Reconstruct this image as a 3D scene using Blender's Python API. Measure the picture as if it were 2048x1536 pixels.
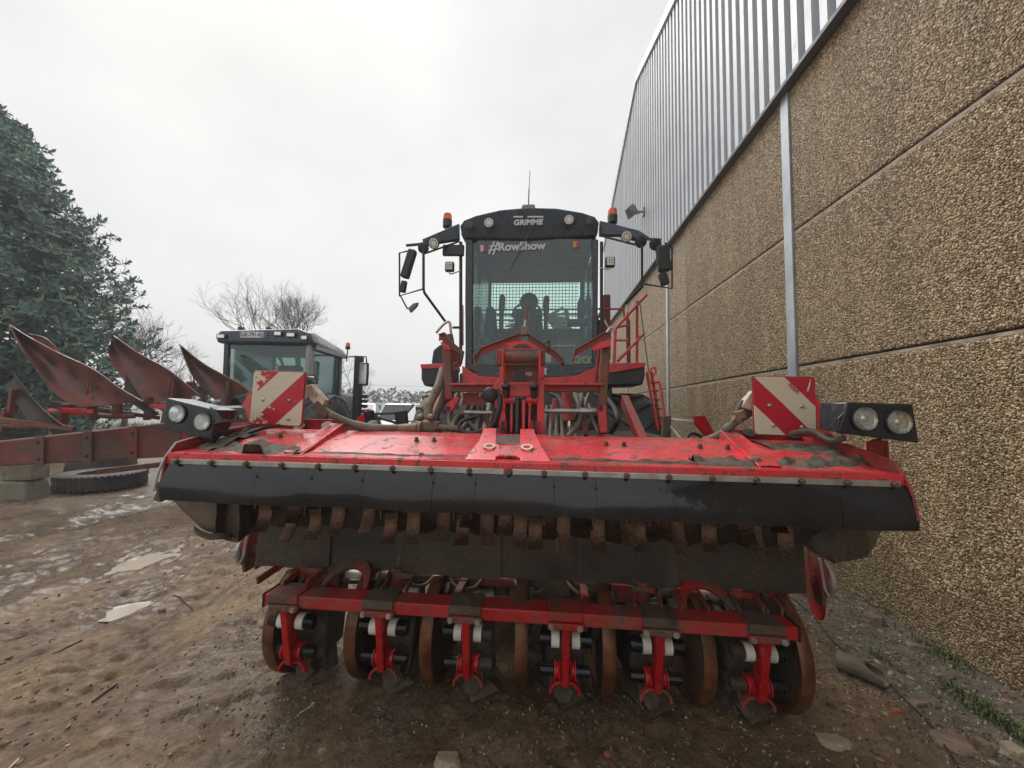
import bpy, bmesh, math, random
import numpy as np
from mathutils import Vector, Matrix, Quaternion, noise as mnoise
random.seed(7); rng = np.random.default_rng(11)
R = math.radians
scene = bpy.context.scene
for o in list(bpy.data.objects): bpy.data.objects.remove(o)
col = scene.collection

# ------------------------------------------------------------------ camera
CAM_H, FOC = 1.5, 770.0                       # metres, pixels at 2048 px width
PSI, THE, RHO = R(5.0), R(3.75), R(1.0)
_f = Vector((-math.sin(PSI)*math.cos(THE), math.cos(PSI)*math.cos(THE), math.sin(THE)))
_r0 = Vector((math.cos(PSI), math.sin(PSI), 0)); _u0 = _r0.cross(_f)
_r = math.cos(RHO)*_r0 + math.sin(RHO)*_u0
_u = -math.sin(RHO)*_r0 + math.cos(RHO)*_u0
CAMP = Vector((0, 0, CAM_H))
cam = bpy.data.cameras.new('camera'); camo = bpy.data.objects.new('camera', cam); col.objects.link(camo)
cam.sensor_width = 36; cam.lens = 36*FOC/2048; cam.clip_start = .05; cam.clip_end = 3000
mw = Matrix((( _r.x, _u.x, -_f.x, 0), (_r.y, _u.y, -_f.y, 0), (_r.z, _u.z, -_f.z, CAM_H), (0, 0, 0, 1)))
camo.matrix_world = mw
scene.camera = camo
def _ray(px, py): return _f*FOC + _r*(px-1024) - _u*(py-768)
def u(px, py, Y): d = _ray(px, py); return CAMP + d*(Y/d.y)          # pixel -> point on plane y=Y
def uz(px, py, z=0): d = _ray(px, py); return CAMP + d*((z-CAM_H)/d.z)
def ux(px, py, X): d = _ray(px, py); return CAMP + d*(X/d.x)

# ------------------------------------------------------------------ world: overcast sky, weak broad sun
SUN_EL, SUN_AZ = R(50), R(-48)                # azimuth from +Y towards +X
wd = bpy.data.worlds.new('World'); scene.world = wd; wd.use_nodes = True
nt = wd.node_tree; nt.nodes.clear()
def N(t, **k):
    n = nt.nodes.new(t)
    for a, b in k.items(): setattr(n, a, b)
    return n
out = N('ShaderNodeOutputWorld'); bg = N('ShaderNodeBackground'); sky = N('ShaderNodeTexSky')
sky.sky_type = 'NISHITA'; sky.sun_disc = False; sky.sun_elevation = SUN_EL; sky.sun_rotation = SUN_AZ
sky.air_density = 2; sky.dust_density = 6
sc = N('ShaderNodeMix', data_type='RGBA', blend_type='MULTIPLY'); sc.inputs[0].default_value = 1
nt.links.new(sky.outputs[0], sc.inputs[6]); sc.inputs[7].default_value = (.09, .09, .09, 1)
tc = N('ShaderNodeTexCoord'); mp = N('ShaderNodeMapping'); mp.inputs['Scale'].default_value = (1, 1, 1.8)
nz = N('ShaderNodeTexNoise'); nz.inputs['Scale'].default_value = 1.6; nz.inputs['Detail'].default_value = 5; nz.inputs['Roughness'].default_value = .5
nt.links.new(tc.outputs['Generated'], mp.inputs[0]); nt.links.new(mp.outputs[0], nz.inputs['Vector'])
cr = N('ShaderNodeValToRGB'); cr.color_ramp.elements[0].position = .33; cr.color_ramp.elements[1].position = .68
cr.color_ramp.elements[0].color = (.485, .495, .505, 1); cr.color_ramp.elements[1].color = (.62, .62, .61, 1)
nt.links.new(nz.outputs['Fac'], cr.inputs[0])
mx = N('ShaderNodeMix', data_type='RGBA'); mx.inputs[0].default_value = .975
nt.links.new(sc.outputs[2], mx.inputs[6]); nt.links.new(cr.outputs[0], mx.inputs[7])
nt.links.new(mx.outputs[2], bg.inputs[0]); bg.inputs[1].default_value = 1.0
nt.links.new(bg.outputs[0], out.inputs[0])
sl = bpy.data.lights.new('sun', 'SUN'); sl.energy = 1.5; sl.angle = R(40); sl.color = (1, .97, .93)
so = bpy.data.objects.new('sun', sl); col.objects.link(so)
sd = Vector((math.sin(SUN_AZ)*math.cos(SUN_EL), math.cos(SUN_AZ)*math.cos(SUN_EL), math.sin(SUN_EL)))
so.rotation_euler = sd.to_track_quat('Z', 'Y').to_euler(); so.location = (-10, 10, 25)
scene.view_settings.view_transform = 'Standard'; scene.view_settings.look = 'None'
scene.view_settings.exposure = 0.7; scene.view_settings.gamma = 1
scene.render.resolution_x = 1024; scene.render.resolution_y = 768

# ------------------------------------------------------------------ helpers
class B:
    """collects geometry; build() links it as ONE mesh object"""
    def __init__(s): s.v = []; s.f = []
    def add(s, vs, fs):
        n = len(s.v); s.v += [tuple(v) for v in vs]; s.f += [tuple(i+n for i in f) for f in fs]; return s
    def hexa(s, a, b):                        # two quads a (bottom), b (top), same winding
        return s.add(list(a)+list(b), [(3,2,1,0),(4,5,6,7),(0,1,5,4),(1,2,6,5),(2,3,7,6),(3,0,4,7)])
    def box(s, x0, x1, y0, y1, z0, z1):
        q = [(x0,y0),(x1,y0),(x1,y1),(x0,y1)]
        return s.hexa([(x,y,z0) for x,y in q], [(x,y,z1) for x,y in q])
    def bar(s, p, q, w, h, up=(0,0,1)):       # w sideways, h along up
        p, q, up = Vector(p), Vector(q), Vector(up)
        d = (q-p).normalized(); sd = d.cross(up)
        if sd.length < 1e-4: sd = d.cross(Vector((0,1,0)))
        sd.normalize(); uu = sd.cross(d).normalized()
        k = [(-.5,-.5),(.5,-.5),(.5,.5),(-.5,.5)]
        return s.hexa([p+sd*(a*w)+uu*(b*h) for a,b in k], [q+sd*(a*w)+uu*(b*h) for a,b in k])
    def prism(s, pts, vec):
        pts = [Vector(p) for p in pts]; vec = Vector(vec); n = len(pts)
        fs = [tuple(range(n-1,-1,-1)), tuple(range(n,2*n))] + [(i,(i+1)%n,n+(i+1)%n,n+i) for i in range(n)]
        return s.add(pts+[p+vec for p in pts], fs)
    def tube(s, pts, r, n=8, caps=True):
        pts = [Vector(p) for p in pts]; m = len(pts)
        rs = r if isinstance(r, (list, tuple)) else [r]*m
        t0 = (pts[1]-pts[0]).normalized(); a = t0.orthogonal().normalized(); vs = []
        pt = t0
        for i, p in enumerate(pts):
            t = (pts[min(i+1,m-1)]-pts[max(i-1,0)]).normalized()
            a = (pt.rotation_difference(t) @ a); a = (a - t*a.dot(t)).normalized(); pt = t
            b = t.cross(a)
            vs += [p + (a*math.cos(2*math.pi*k/n)+b*math.sin(2*math.pi*k/n))*rs[i] for k in range(n)]
        fs = [(i*n+k, i*n+(k+1)%n, (i+1)*n+(k+1)%n, (i+1)*n+k) for i in range(m-1) for k in range(n)]
        if caps: fs += [tuple(range(n-1,-1,-1)), tuple(range((m-1)*n, m*n))]
        return s.add(vs, fs)
    def cyl(s, p, q, r, n=16): return s.tube([p, q], r, n)
    def lathe(s, prof, o, ax, n=24, close=False):   # prof [(r, h)] around axis ax from o
        o, ax = Vector(o), Vector(ax).normalized(); a = ax.orthogonal().normalized(); b = ax.cross(a); m = len(prof)
        vs = [o + ax*h + (a*math.cos(2*math.pi*k/n)+b*math.sin(2*math.pi*k/n))*r for r, h in prof for k in range(n)]
        fs = [(i*n+k, i*n+(k+1)%n, (i+1)*n+(k+1)%n, (i+1)*n+k) for i in range(m-1) for k in range(n)]
        if close: fs += [((m-1)*n+k, (m-1)*n+(k+1)%n, (k+1)%n, k) for k in range(n)]
        else: fs += [tuple(range(n-1,-1,-1)), tuple(range((m-1)*n, m*n))]
        return s.add(vs, fs)
    def ball(s, c, r, sx=1, sy=1, sz=1, n=12, m=8):
        c = Vector(c); vs = [c+Vector((0,0,-r*sz))]; 
        for j in range(1, m):
            t = math.pi*j/m
            vs += [c+Vector((r*sx*math.sin(t)*math.cos(2*math.pi*k/n), r*sy*math.sin(t)*math.sin(2*math.pi*k/n), -r*sz*math.cos(t))) for k in range(n)]
        vs.append(c+Vector((0,0,r*sz))); fs = [(0, 1+(k+1)%n, 1+k) for k in range(n)]
        for j in range(m-2): fs += [(1+j*n+k, 1+j*n+(k+1)%n, 1+(j+1)*n+(k+1)%n, 1+(j+1)*n+k) for k in range(n)]
        L = len(vs)-1; fs += [(L, 1+(m-2)*n+k, 1+(m-2)*n+(k+1)%n) for k in range(n)]
        return s.add(vs, fs)
    def grid(s, fn, nu, nv, thick=None):      # fn(u,v)->point, optional thickness by offset vector
        vs = [Vector(fn(i/nu, j/nv)) for j in range(nv+1) for i in range(nu+1)]; w = nu+1
        fs = [(j*w+i, j*w+i+1, (j+1)*w+i+1, (j+1)*w+i) for j in range(nv) for i in range(nu)]
        if thick is None: return s.add(vs, fs)
        t = Vector(thick); L = len(vs)
        edge = [i for i in range(w)] + [j*w+nu for j in range(1,nv+1)] + [nv*w+i for i in range(nu-1,-1,-1)] + [j*w for j in range(nv-1,0,-1)]
        fs2 = fs + [tuple(L+k for k in reversed(f)) for f in fs]
        fs2 += [(edge[(k+1)%len(edge)], edge[k], L+edge[k], L+edge[(k+1)%len(edge)]) for k in range(len(edge))]
        return s.add(vs+[v+t for v in vs], fs2)
    def mesh(s, name, mat, ang=35):
        me = bpy.data.meshes.new(name); me.from_pydata(s.v, [], s.f); me.update()
        bm = bmesh.new(); bm.from_mesh(me); bmesh.ops.recalc_face_normals(bm, faces=bm.faces); bm.to_mesh(me); bm.free()
        me.polygons.foreach_set('use_smooth', [True]*len(me.polygons)); me.set_sharp_from_angle(angle=R(ang))
        if mat: me.materials.append(mat)
        return me
    def build(s, name, mat, parent=None, bevel=0, ang=35, seg=2):
        return link(name, s.mesh(name, mat, ang), parent, bevel, seg)
def link(name, me, parent=None, bevel=0, seg=2, mw=None):
    o = bpy.data.objects.new(name, me); col.objects.link(o)
    if mw is not None: o.matrix_world = mw
    if parent is not None:
        o.parent = parent; o.matrix_parent_inverse = WM[parent.name].inverted()
    WM[o.name] = mw.copy() if mw is not None else Matrix.Identity(4)
    if bevel:
        m = o.modifiers.new('bevel', 'BEVEL'); m.width = bevel; m.segments = seg; m.limit_method = 'ANGLE'; m.angle_limit = R(40); m.harden_normals = False
    return o
WM = {}
def tag(o, label, cat, group=None):
    o['label'] = label; o['category'] = cat
    if group: o['group'] = group
    return o
def thing(name, label, cat, loc=(0,0,0), group=None, rotz=None):
    o = bpy.data.objects.new(name, None); col.objects.link(o); o.empty_display_size = .2; o.location = loc
    WM[o.name] = Matrix.Translation(Vector(loc))
    if rotz is not None: o.rotation_euler = (0,0,rotz); WM[o.name] = Matrix.Identity(4)   # children built in local space
    return tag(o, label, cat, group)
def copy_tree(o, parent=None):
    c = o.copy(); col.objects.link(c)
    if parent is not None: c.parent = parent
    for ch in list(o.children): copy_tree(ch, c)
    return c
def struct(o): o['kind'] = 'structure'; return o
def stuff(o): o['kind'] = 'stuff'; return o
def catmull(pts, k=6):
    pts = [Vector(p) for p in pts]; P = [pts[0]*2-pts[1]] + pts + [pts[-1]*2-pts[-2]]; o = []
    for i in range(1, len(P)-2):
        for j in range(k):
            t = j/k; a, b, c, d = P[i-1], P[i], P[i+1], P[i+2]
            o.append(.5*((2*b)+(c-a)*t+(2*a-5*b+4*c-d)*t*t+(3*b-a-3*c+d)*t**3))
    return o+[pts[-1]]
def textmesh(s, size, mat, bold=0, shear=0, extr=.001, spacing=1):
    c = bpy.data.curves.new('lettering', 'FONT'); c.body = s; c.size = size; c.offset = bold; c.shear = shear; c.extrude = extr
    c.align_x = 'CENTER'; c.align_y = 'CENTER'; c.space_character = spacing
    o = bpy.data.objects.new('lettering_tmp', c); col.objects.link(o)
    dg = bpy.context.evaluated_depsgraph_get(); me = bpy.data.meshes.new_from_object(o.evaluated_get(dg))
    bpy.data.objects.remove(o); me.materials.clear(); me.materials.append(mat); return me
def frame_m(o, x, z):                         # matrix with local X=x dir, local Y=up-ish z
    x = Vector(x).normalized(); n = x.cross(Vector(z)).normalized(); y = n.cross(x)
    return Matrix(((x.x,y.x,n.x,o[0]),(x.y,y.y,n.y,o[1]),(x.z,y.z,n.z,o[2]),(0,0,0,1)))

# ------------------------------------------------------------------ materials
MUD = (.105, .074, .048)
def newmat(name):
    m = bpy.data.materials.new(name); m.use_nodes = True
    t = m.node_tree; b = t.nodes['Principled BSDF']; return m, t, b
def nodes(t):
    def n(ty, **k):
        o = t.nodes.new(ty)
        for a, v in k.items():
            if a in ('data_type','blend_type','operation','feature','distance','attribute_name','attribute_type','noise_dimensions','interpolation_type','wave_type','bands_direction'): setattr(o, a, v)
            else: o.inputs[a].default_value = v
        return o
    return n
def ramp(t, fac, a, b, ca=(0,0,0,1), cb=(1,1,1,1)):
    r = t.nodes.new('ShaderNodeValToRGB'); e = r.color_ramp.elements
    e[0].position = a; e[1].position = b; e[0].color = ca; e[1].color = cb
    t.links.new(fac, r.inputs[0]); return r.outputs[0]
def mixc(t, fac, a, b, mode='MIX'):
    m = t.nodes.new('ShaderNodeMix'); m.data_type = 'RGBA'; m.blend_type = mode
    for s, v in ((0, fac), (6, a), (7, b)):
        if hasattr(v, 'is_output'): t.links.new(v, m.inputs[s])
        else: m.inputs[s].default_value = v if s == 0 else (*v[:3], 1)
    return m.outputs[2]
def worn(name, c, rough=.45, metal=0, var=.18, vs=7, dirt=0., ds=5, dcol=MUD, drough=.75, bump=.1, bs=40, coat=0, chip=0, chipcol=(.12,.06,.03), spec=.5):
    m, t, b = newmat(name); n = nodes(t); L = t.links.new
    co = n('ShaderNodeTexCoord').outputs['Object']
    nz = n('ShaderNodeTexNoise', Scale=vs, Detail=6., Roughness=.6); L(co, nz.inputs['Vector'])
    dark = tuple(x*(1-var*1.6) for x in c); lite = tuple(min(1, x*(1+var)+var*.02) for x in c)
    cc = ramp(t, nz.outputs[0], .3, .7, (*dark,1), (*lite,1))
    rr = ramp(t, nz.outputs[0], .3, .7, (rough*.75,)*3+(1,), (min(1,rough*1.3),)*3+(1,))
    if chip:
        n3 = n('ShaderNodeTexNoise', Scale=22., Detail=8., Roughness=.7); L(co, n3.inputs['Vector'])
        f = ramp(t, n3.outputs[0], .62-.12*chip, .64-.12*chip); cc = mixc(t, f, cc, chipcol); rr = mixc(t, f, rr, (.8,.8,.8))
    if dirt:
        n2 = n('ShaderNodeTexNoise', Scale=ds, Detail=9., Roughness=.68, Distortion=.4); L(co, n2.inputs['Vector'])
        hi = .72-.45*dirt; f = ramp(t, n2.outputs[0], hi-.09, hi+.13)
        n4 = n('ShaderNodeTexNoise', Scale=55., Detail=4.); L(co, n4.inputs['Vector'])
        dc = ramp(t, n4.outputs[0], .3, .75, (*[x*.62 for x in dcol],1), (*[x*1.45 for x in dcol],1))
        cc = mixc(t, f, cc, dc); rr = mixc(t, f, rr, (drough,)*3)
    L(cc, b.inputs['Base Color']); L(rr, b.inputs['Roughness'])
    b.inputs['Metallic'].default_value = metal; b.inputs['Specular IOR Level'].default_value = spec
    if coat: b.inputs['Coat Weight'].default_value = coat; b.inputs['Coat Roughness'].default_value = .12
    if bump:
        bn = n('ShaderNodeTexNoise', Scale=bs, Detail=5., Roughness=.6); L(co, bn.inputs['Vector'])
        bp = t.nodes.new('ShaderNodeBump'); bp.inputs['Strength'].default_value = bump; bp.inputs['Distance'].default_value = .01
        h = bn.outputs[0]
        if dirt:
            ad = n('ShaderNodeMath', operation='MULTIPLY_ADD'); L(f, ad.inputs[0]); ad.inputs[1].default_value = .6; L(h, ad.inputs[2]); h = ad.outputs[0]
        L(h, bp.inputs['Height']); L(bp.outputs[0], b.inputs['Normal'])
    return m
RED = (.68, .018, .026)
M = {}
M['red'] = worn('red_paint', RED, .33, dirt=.30, ds=4, coat=.25, bump=.06, chip=.25, dcol=(.16,.10,.07))
M['red_hood'] = worn('red_hood_paint', (.76,.034,.048), .26, dirt=.27, ds=4.5, coat=.25, bump=.08, chip=.5, dcol=(.11,.08,.06), var=.12); M['red_hood'].node_tree.nodes['Principled BSDF'].inputs['Coat Weight'].default_value = .7; M['red_hood'].node_tree.nodes['Principled BSDF'].inputs['Coat Roughness'].default_value = .22
M['red_muddy'] = worn('muddy_red_paint', (.42,.014,.016), .45, dirt=.62, ds=5, bump=.25, dcol=(.12,.075,.05))
M['red_wet'] = worn('wet_red_paint', (.46,.010,.014), .25, dirt=.2, ds=9, bump=.12, dcol=(.10,.06,.045))
M['red_dull'] = worn('dull_red_paint', (.36,.03,.028), .6, dirt=.5, ds=4, bump=.15, dcol=(.15,.10,.075))
M['rust'] = worn('rust', (.17,.062,.022), .5, var=.4, vs=14, dirt=.25, ds=9, dcol=(.09,.05,.03), bump=.3)
M['rim'] = worn('polished_rust', (.17,.066,.026), .36, metal=.35, var=.35, vs=12, dirt=.28, ds=7, dcol=(.07,.045,.03), bump=.2)
M['mudplate'] = worn('muddy_steel', (.09,.06,.04), .5, var=.35, vs=10, dirt=.5, ds=12, dcol=(.13,.09,.06), bump=.35)
M['knife'] = worn('wet_rusty_steel', (.16,.088,.056), .24, metal=.55, var=.45, vs=9, bump=.6, bs=100)
M['steel'] = worn('galvanised_steel', (.48,.48,.46), .42, metal=.75, var=.2, vs=9, dirt=.2, ds=10, dcol=(.3,.27,.23), bump=.05)
M['zinc'] = worn('zinc_post', (.44,.47,.50), .5, metal=.4, var=.14, vs=3, dirt=.12, ds=4, dcol=(.33,.35,.36), bump=.04)
M['chrome'] = worn('bright_edge', (.75,.73,.7), .2, metal=1, bump=.05)
M['rubber'] = worn('wet_black_rubber', (.010,.011,.014), .13, var=.3, vs=3, dirt=.16, ds=2.2, dcol=(.016,.015,.014), drough=.3, bump=.35, bs=5, spec=.55)
M['rubber_mud'] = worn('muddy_rubber', (.028,.026,.024), .4, dirt=.6, ds=2.6, dcol=(.075,.054,.033), drough=.55, bump=.25, bs=18)
M['tyre'] = worn('tyre_rubber', (.04,.04,.042), .6, dirt=.35, ds=4, dcol=(.10,.08,.06), bump=.2)
M['black'] = worn('black_plastic', (.018,.02,.024), .4, dirt=.12, ds=5, dcol=(.09,.08,.07), bump=.08)
M['blackpaint'] = worn('black_gloss_paint', (.014,.017,.022), .25, dirt=.1, ds=5, dcol=(.09,.08,.07), bump=.03, coat=.3)
M['cabglare'] = worn('glare_lightened_cab_plastic', (.045,.065,.092), .3, dirt=.08, dcol=(.1,.1,.1), bump=.03)  # black plastic, its colour lifted to blue-grey to imitate veiling glare
M['grey'] = worn('grey_plastic', (.2,.2,.2), .5, dirt=.15, bump=.05)
M['dgrey'] = worn('dark_grey_metal', (.055,.055,.058), .5, dirt=.3, bump=.1)
M['white'] = worn('white_plastic', (.72,.70,.62), .4, dirt=.2, ds=8, dcol=(.28,.22,.15), bump=.05)
M['cream'] = worn('cream_metal', (.62,.55,.40), .5, dirt=.28, ds=9, dcol=(.2,.15,.1), bump=.1)
M['hose'] = worn('dusty_hose', (.13,.115,.09), .6, var=.3, vs=12, dirt=.3, ds=12, dcol=(.2,.16,.11), bump=.15)
M['hoseblack'] = worn('black_hose', (.02,.02,.022), .4, dirt=.2, bump=.1)
M['fit'] = worn('dirty_fitting', (.24,.18,.12), .55, metal=.2, dirt=.5, ds=14, dcol=(.2,.15,.1), bump=.25)
M['mudcake'] = worn('caked_mud', (.10,.078,.056), .75, var=.4, vs=25, bump=.9, bs=45)
M['concrete'] = worn('rough_concrete', (.27,.25,.19), .85, var=.25, vs=6, dirt=.35, ds=5, dcol=(.2,.18,.12), bump=.4)
def plain(name, c, rough=.4, metal=0, em=None, es=0, trans=0, alpha=1, coat=0):
    m, t, b = newmat(name); b.inputs['Base Color'].default_value = (*c, 1); b.inputs['Roughness'].default_value = rough
    b.inputs['Metallic'].default_value = metal; b.inputs['Coat Weight'].default_value = coat; b.inputs['Transmission Weight'].default_value = trans
    if em: b.inputs['Emission Color'].default_value = (*em, 1); b.inputs['Emission Strength'].default_value = es
    return m
M['orange'] = plain('amber_lens', (.95,.16,.03), .2, trans=.25, coat=.5)
M['lens'] = plain('lamp_reflector', (.78,.78,.74), .14, .85)
M['led'] = plain('led_white', (.82,.82,.78), .25)
M['paintw'] = plain('white_print', (.62,.64,.66), .5)
M['yellow'] = plain('yellow_tape', (.55,.52,.06), .45)
M['blue'] = plain('blue_plastic', (.05,.28,.55), .4)
M['platewhite'] = plain('number_plate_white', (.7,.72,.74), .4)
M['plateblue'] = plain('number_plate_blue', (.05,.12,.4), .4)
M['redlens'] = plain('red_lens', (.5,.03,.03), .2)
M['flagred'] = plain('flag_red', (.42,.05,.07), .5)
M['flagwhite'] = plain('flag_white', (.55,.55,.55), .5)
M['flagyellow'] = plain('flag_yellow', (.55,.36,.06), .5)
def glass(name, tint, refl=.09, rgh=.02):
    m = bpy.data.materials.new(name); m.use_nodes = True; t = m.node_tree; t.nodes.clear(); n = nodes(t); L = t.links.new
    o = t.nodes.new('ShaderNodeOutputMaterial'); tr = t.nodes.new('ShaderNodeBsdfTransparent'); tr.inputs[0].default_value = (*tint, 1)
    gl = t.nodes.new('ShaderNodeBsdfGlossy'); gl.inputs['Roughness'].default_value = rgh; gl.inputs[0].default_value = (.9,.95,1,1)
    fr = t.nodes.new('ShaderNodeFresnel'); fr.inputs[0].default_value = 1.5
    ad = n('ShaderNodeMath', operation='MULTIPLY_ADD'); L(fr.outputs[0], ad.inputs[0]); ad.inputs[1].default_value = .8; ad.inputs[2].default_value = refl
    mx = t.nodes.new('ShaderNodeMixShader'); L(ad.outputs[0], mx.inputs[0]); L(tr.outputs[0], mx.inputs[1]); L(gl.outputs[0], mx.inputs[2]); L(mx.outputs[0], o.inputs[0])
    return m
M['glass'] = glass('cab_glass', (.88,.94,.92), .015)
M['rearglass'] = glass('green_glass', (.88,1,.95), .0)
M['carglass'] = glass('car_glass', (.25,.3,.32), .12)
M['lampglass'] = glass('lamp_glass', (.92,.92,.9), .04)
# ------------------------------------------------------------------ numpy noise
def _h(ix, iy, s):
    n = (ix*374761393 + iy*668265263 + s*982451653) & 0xffffffff
    n = ((n ^ (n >> 13))*1274126177) & 0xffffffff
    return ((n ^ (n >> 16)) & 0xffff)/65535.0
def vnoise(x, y, s=0):
    ix = np.floor(x).astype(np.int64); iy = np.floor(y).astype(np.int64); fx = x-ix; fy = y-iy
    fx = fx*fx*(3-2*fx); fy = fy*fy*(3-2*fy)
    a = _h(ix,iy,s); b = _h(ix+1,iy,s); c = _h(ix,iy+1,s); d = _h(ix+1,iy+1,s)
    return (a*(1-fx)+b*fx)*(1-fy)+(c*(1-fx)+d*fx)*fy
def fbm(x, y, o=5, s=0, g=.5):
    t = 0; a = 1; w = 0
    for k in range(o): t = t+a*vnoise(x*2**k+17*k, y*2**k-9*k, s+k); w += a; a *= g
    return t/w

# ------------------------------------------------------------------ ground
PUD = [(uz(248,1128), .25, .36), (uz(262,1207), .16, .15), (uz(150,1040), .30, .9), (uz(330,985), .5, 1.2), (uz(60,1150), .12, .5), (uz(255,965), .6, 1.2), (uz(400,940), .9, 1.4)]
def ground_h(X, Y):
    near = np.clip(1-(np.hypot(X, Y)-9)/14, 0, 1)
    lum = fbm(X*1.1, Y*.8, 3, 3)-.5
    clod = fbm(X*5.5+2*vnoise(X*2,Y*2,50), Y*4.2, 5, 9, .55)-.5
    fine = fbm(X*26, Y*22, 3, 21)-.5
    rid = np.abs(fbm(X*3.2-.35*Y, Y*.9+X*.2, 4, 31)-.5)
    mask = np.clip((fbm(X*.8, Y*.6, 3, 41)-.42)*5, 0, 1)
    left = np.clip((-X-.6)/1.6, 0, 1)
    a_ = X*.82+Y*.57; b_ = -X*.57+Y*.82; tongue = np.clip((fbm(a_*3.0, b_*10.0, 4, 123, .55)-.56)*9, 0, 1)*np.clip((fbm(X*.9,Y*.9,2,131)-.3)*3,0,1)*np.clip((-X-.4)/.8,.25,1)
    h = .028*tongue + .05*lum + .06*clod*(.4+.6*mask) + .026*fine*(.4+.6*mask) - .05*np.clip(.06-rid,0,1)/.06*.5*left
    for xr, w, dp in ((-2.55,.22,.035), (-4.3,.25,.05), (-3.1,.12,.02), (-5.6,.3,.05)):
        c = xr - .12*(Y-3) + .12*np.sin(Y*1.3)
        h = h - dp*np.exp(-((X-c)/w)**2)*left*(.6+.8*vnoise(X*3,Y*2.2,77)) + dp*.6*np.exp(-((X-c-w*1.5)/(w*.6))**2)*left
    h = h*near
    # bare hard standing by the wall is flatter
    k = np.clip((X-1.3)/.5, 0, 1); h = h*(1-.65*k) + .02*k*np.clip((X-1.9)/.6,0,1)
    for p, a, b in PUD:
        d = ((X-p.x)/a)**2+((Y-p.y)/b)**2; e = np.exp(-d**1.3)
        h = h*(1-.1*e) - .034*e
    return h
def axis(segs):
    o = []
    for a, b, st in segs:
        n = max(1, int(round((b-a)/st))); o += list(a+(b-a)*np.arange(n)/n)
    return o+[segs[-1][1]]
xs = axis([(-800,-200,100), (-200,-60,20), (-60,-20,4), (-20,-10,.5), (-10,-6,.08), (-6,-3.4,.03), (-3.4,2.7,.017), (2.7,5,.3), (5,60,6), (60,800,100)])
ys = [-60,-20,-6,-2,0,.5]; y = .85
while y < 12: ys.append(y); y *= 1.0085
while y < 1500: ys.append(y); y *= 1.10
ys.append(1600)
XX, YY = np.meshgrid(np.array(xs), np.array(ys))
ZZ = ground_h(XX, YY)
nx, ny = len(xs), len(ys)
gv = np.stack([XX.ravel(), YY.ravel(), ZZ.ravel()], 1)
ii = np.arange(nx*ny).reshape(ny, nx)
gf = np.stack([ii[:-1,:-1].ravel(), ii[:-1,1:].ravel(), ii[1:,1:].ravel(), ii[1:,:-1].ravel()], 1)
gm = bpy.data.meshes.new('ground'); gm.from_pydata(gv.tolist(), [], gf.tolist()); gm.update()
gm.polygons.foreach_set('use_smooth', [True]*len(gm.polygons))
def gau(px, py, a, b): p = uz(px, py); return np.exp(-(((XX-p.x)/a)**2+((YY-p.y)/b)**2))
wet = np.clip(fbm(XX*1.3-.25*YY, YY*.45, 4, 61)*2.2-.7, 0, 1)*np.clip((-XX-.9)/1.2, 0, 1)*np.clip((YY-1.4)/1.2, .3, 1)
for p, a, b in PUD: wet = np.maximum(wet, np.exp(-((XX-p.x)/(a*1.7))**2-((YY-p.y)/(b*1.7))**2))
wet = np.maximum(wet, .6*np.exp(-((XX+.1)/1.3)**2-((YY-2.1)/.75)**2))
for a_ in ((150,1010,.9,1.3),(330,975,1.2,1.6),(60,1080,.6,.7),(420,960,1.3,2)): wet = np.maximum(wet, gau(*a_)*np.clip(fbm(XX*3,YY*1.6,4,66)*2.2-.5,0,1))
grav = np.clip(.9*gau(500,1290,.35,.5)+.7*gau(620,1430,.6,.25)+.5*gau(1650,1440,.8,.5)+.35*gau(1350,1480,.8,.3)+.4*gau(760,1480,.6,.2), 0, 1)*np.clip(fbm(XX*4,YY*4,4,91)*2.6-.75, 0, 1)
strip = np.clip((XX-1.75-.25*(fbm(XX*2,YY*2,3,5)-.5))/.3, 0, 1)
field = np.clip((np.hypot(XX, YY)-22)/10, 0, 1)
ca = gm.color_attributes.new('zone', 'FLOAT_COLOR', 'POINT')
ca.data.foreach_set('color', np.stack([wet.ravel(), grav.ravel(), strip.ravel(), field.ravel()], 1).astype(np.float32).ravel())
m, t, b = newmat('wet_mud'); n = nodes(t); L = t.links.new
co = n('ShaderNodeTexCoord').outputs['Object']; at = n('ShaderNodeAttribute', attribute_name='zone'); sp = n('ShaderNodeSeparateColor'); L(at.outputs['Color'], sp.inputs[0])
n1 = n('ShaderNodeTexNoise', Scale=2.3, Detail=9., Roughness=.68, Distortion=.5); L(co, n1.inputs['Vector'])
n2 = n('ShaderNodeTexNoise', Scale=34., Detail=8., Roughness=.7); L(co, n2.inputs['Vector'])
c1 = ramp(t, n1.outputs[0], .3, .72, (.165,.10,.052,1), (.45,.305,.168,1))
c2 = ramp(t, n2.outputs[0], .3, .72, (.36,.34,.32,1), (1.2,1.17,1.13,1)); c = mixc(t, .8, c1, c2, 'MULTIPLY')
vo = n('ShaderNodeTexVoronoi', Scale=70.); L(co, vo.inputs['Vector'])
peb = ramp(t, vo.outputs['Distance'], .1, .55, (.48,.42,.31,1), (.16,.12,.085,1)); vcol = peb
n7 = n('ShaderNodeTexNoise', Scale=15., Detail=9., Roughness=.72, Distortion=.6); L(co, n7.inputs['Vector'])
c = mixc(t, .7, c, ramp(t, n7.outputs[0], .34, .56, (.42,.39,.36,1), (1.08,1.06,1.04,1)), 'MULTIPLY')
c = mixc(t, sp.outputs[1], c, vcol)
n5 = n('ShaderNodeTexNoise', Scale=11., Detail=8., Roughness=.7); L(co, n5.inputs['Vector'])
cs = ramp(t, n5.outputs[0], .3, .7, (.07,.06,.046,1), (.27,.235,.18,1)); c = mixc(t, sp.outputs[2], c, cs)
c = mixc(t, at.outputs['Alpha'], c, (.075,.085,.035))
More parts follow.
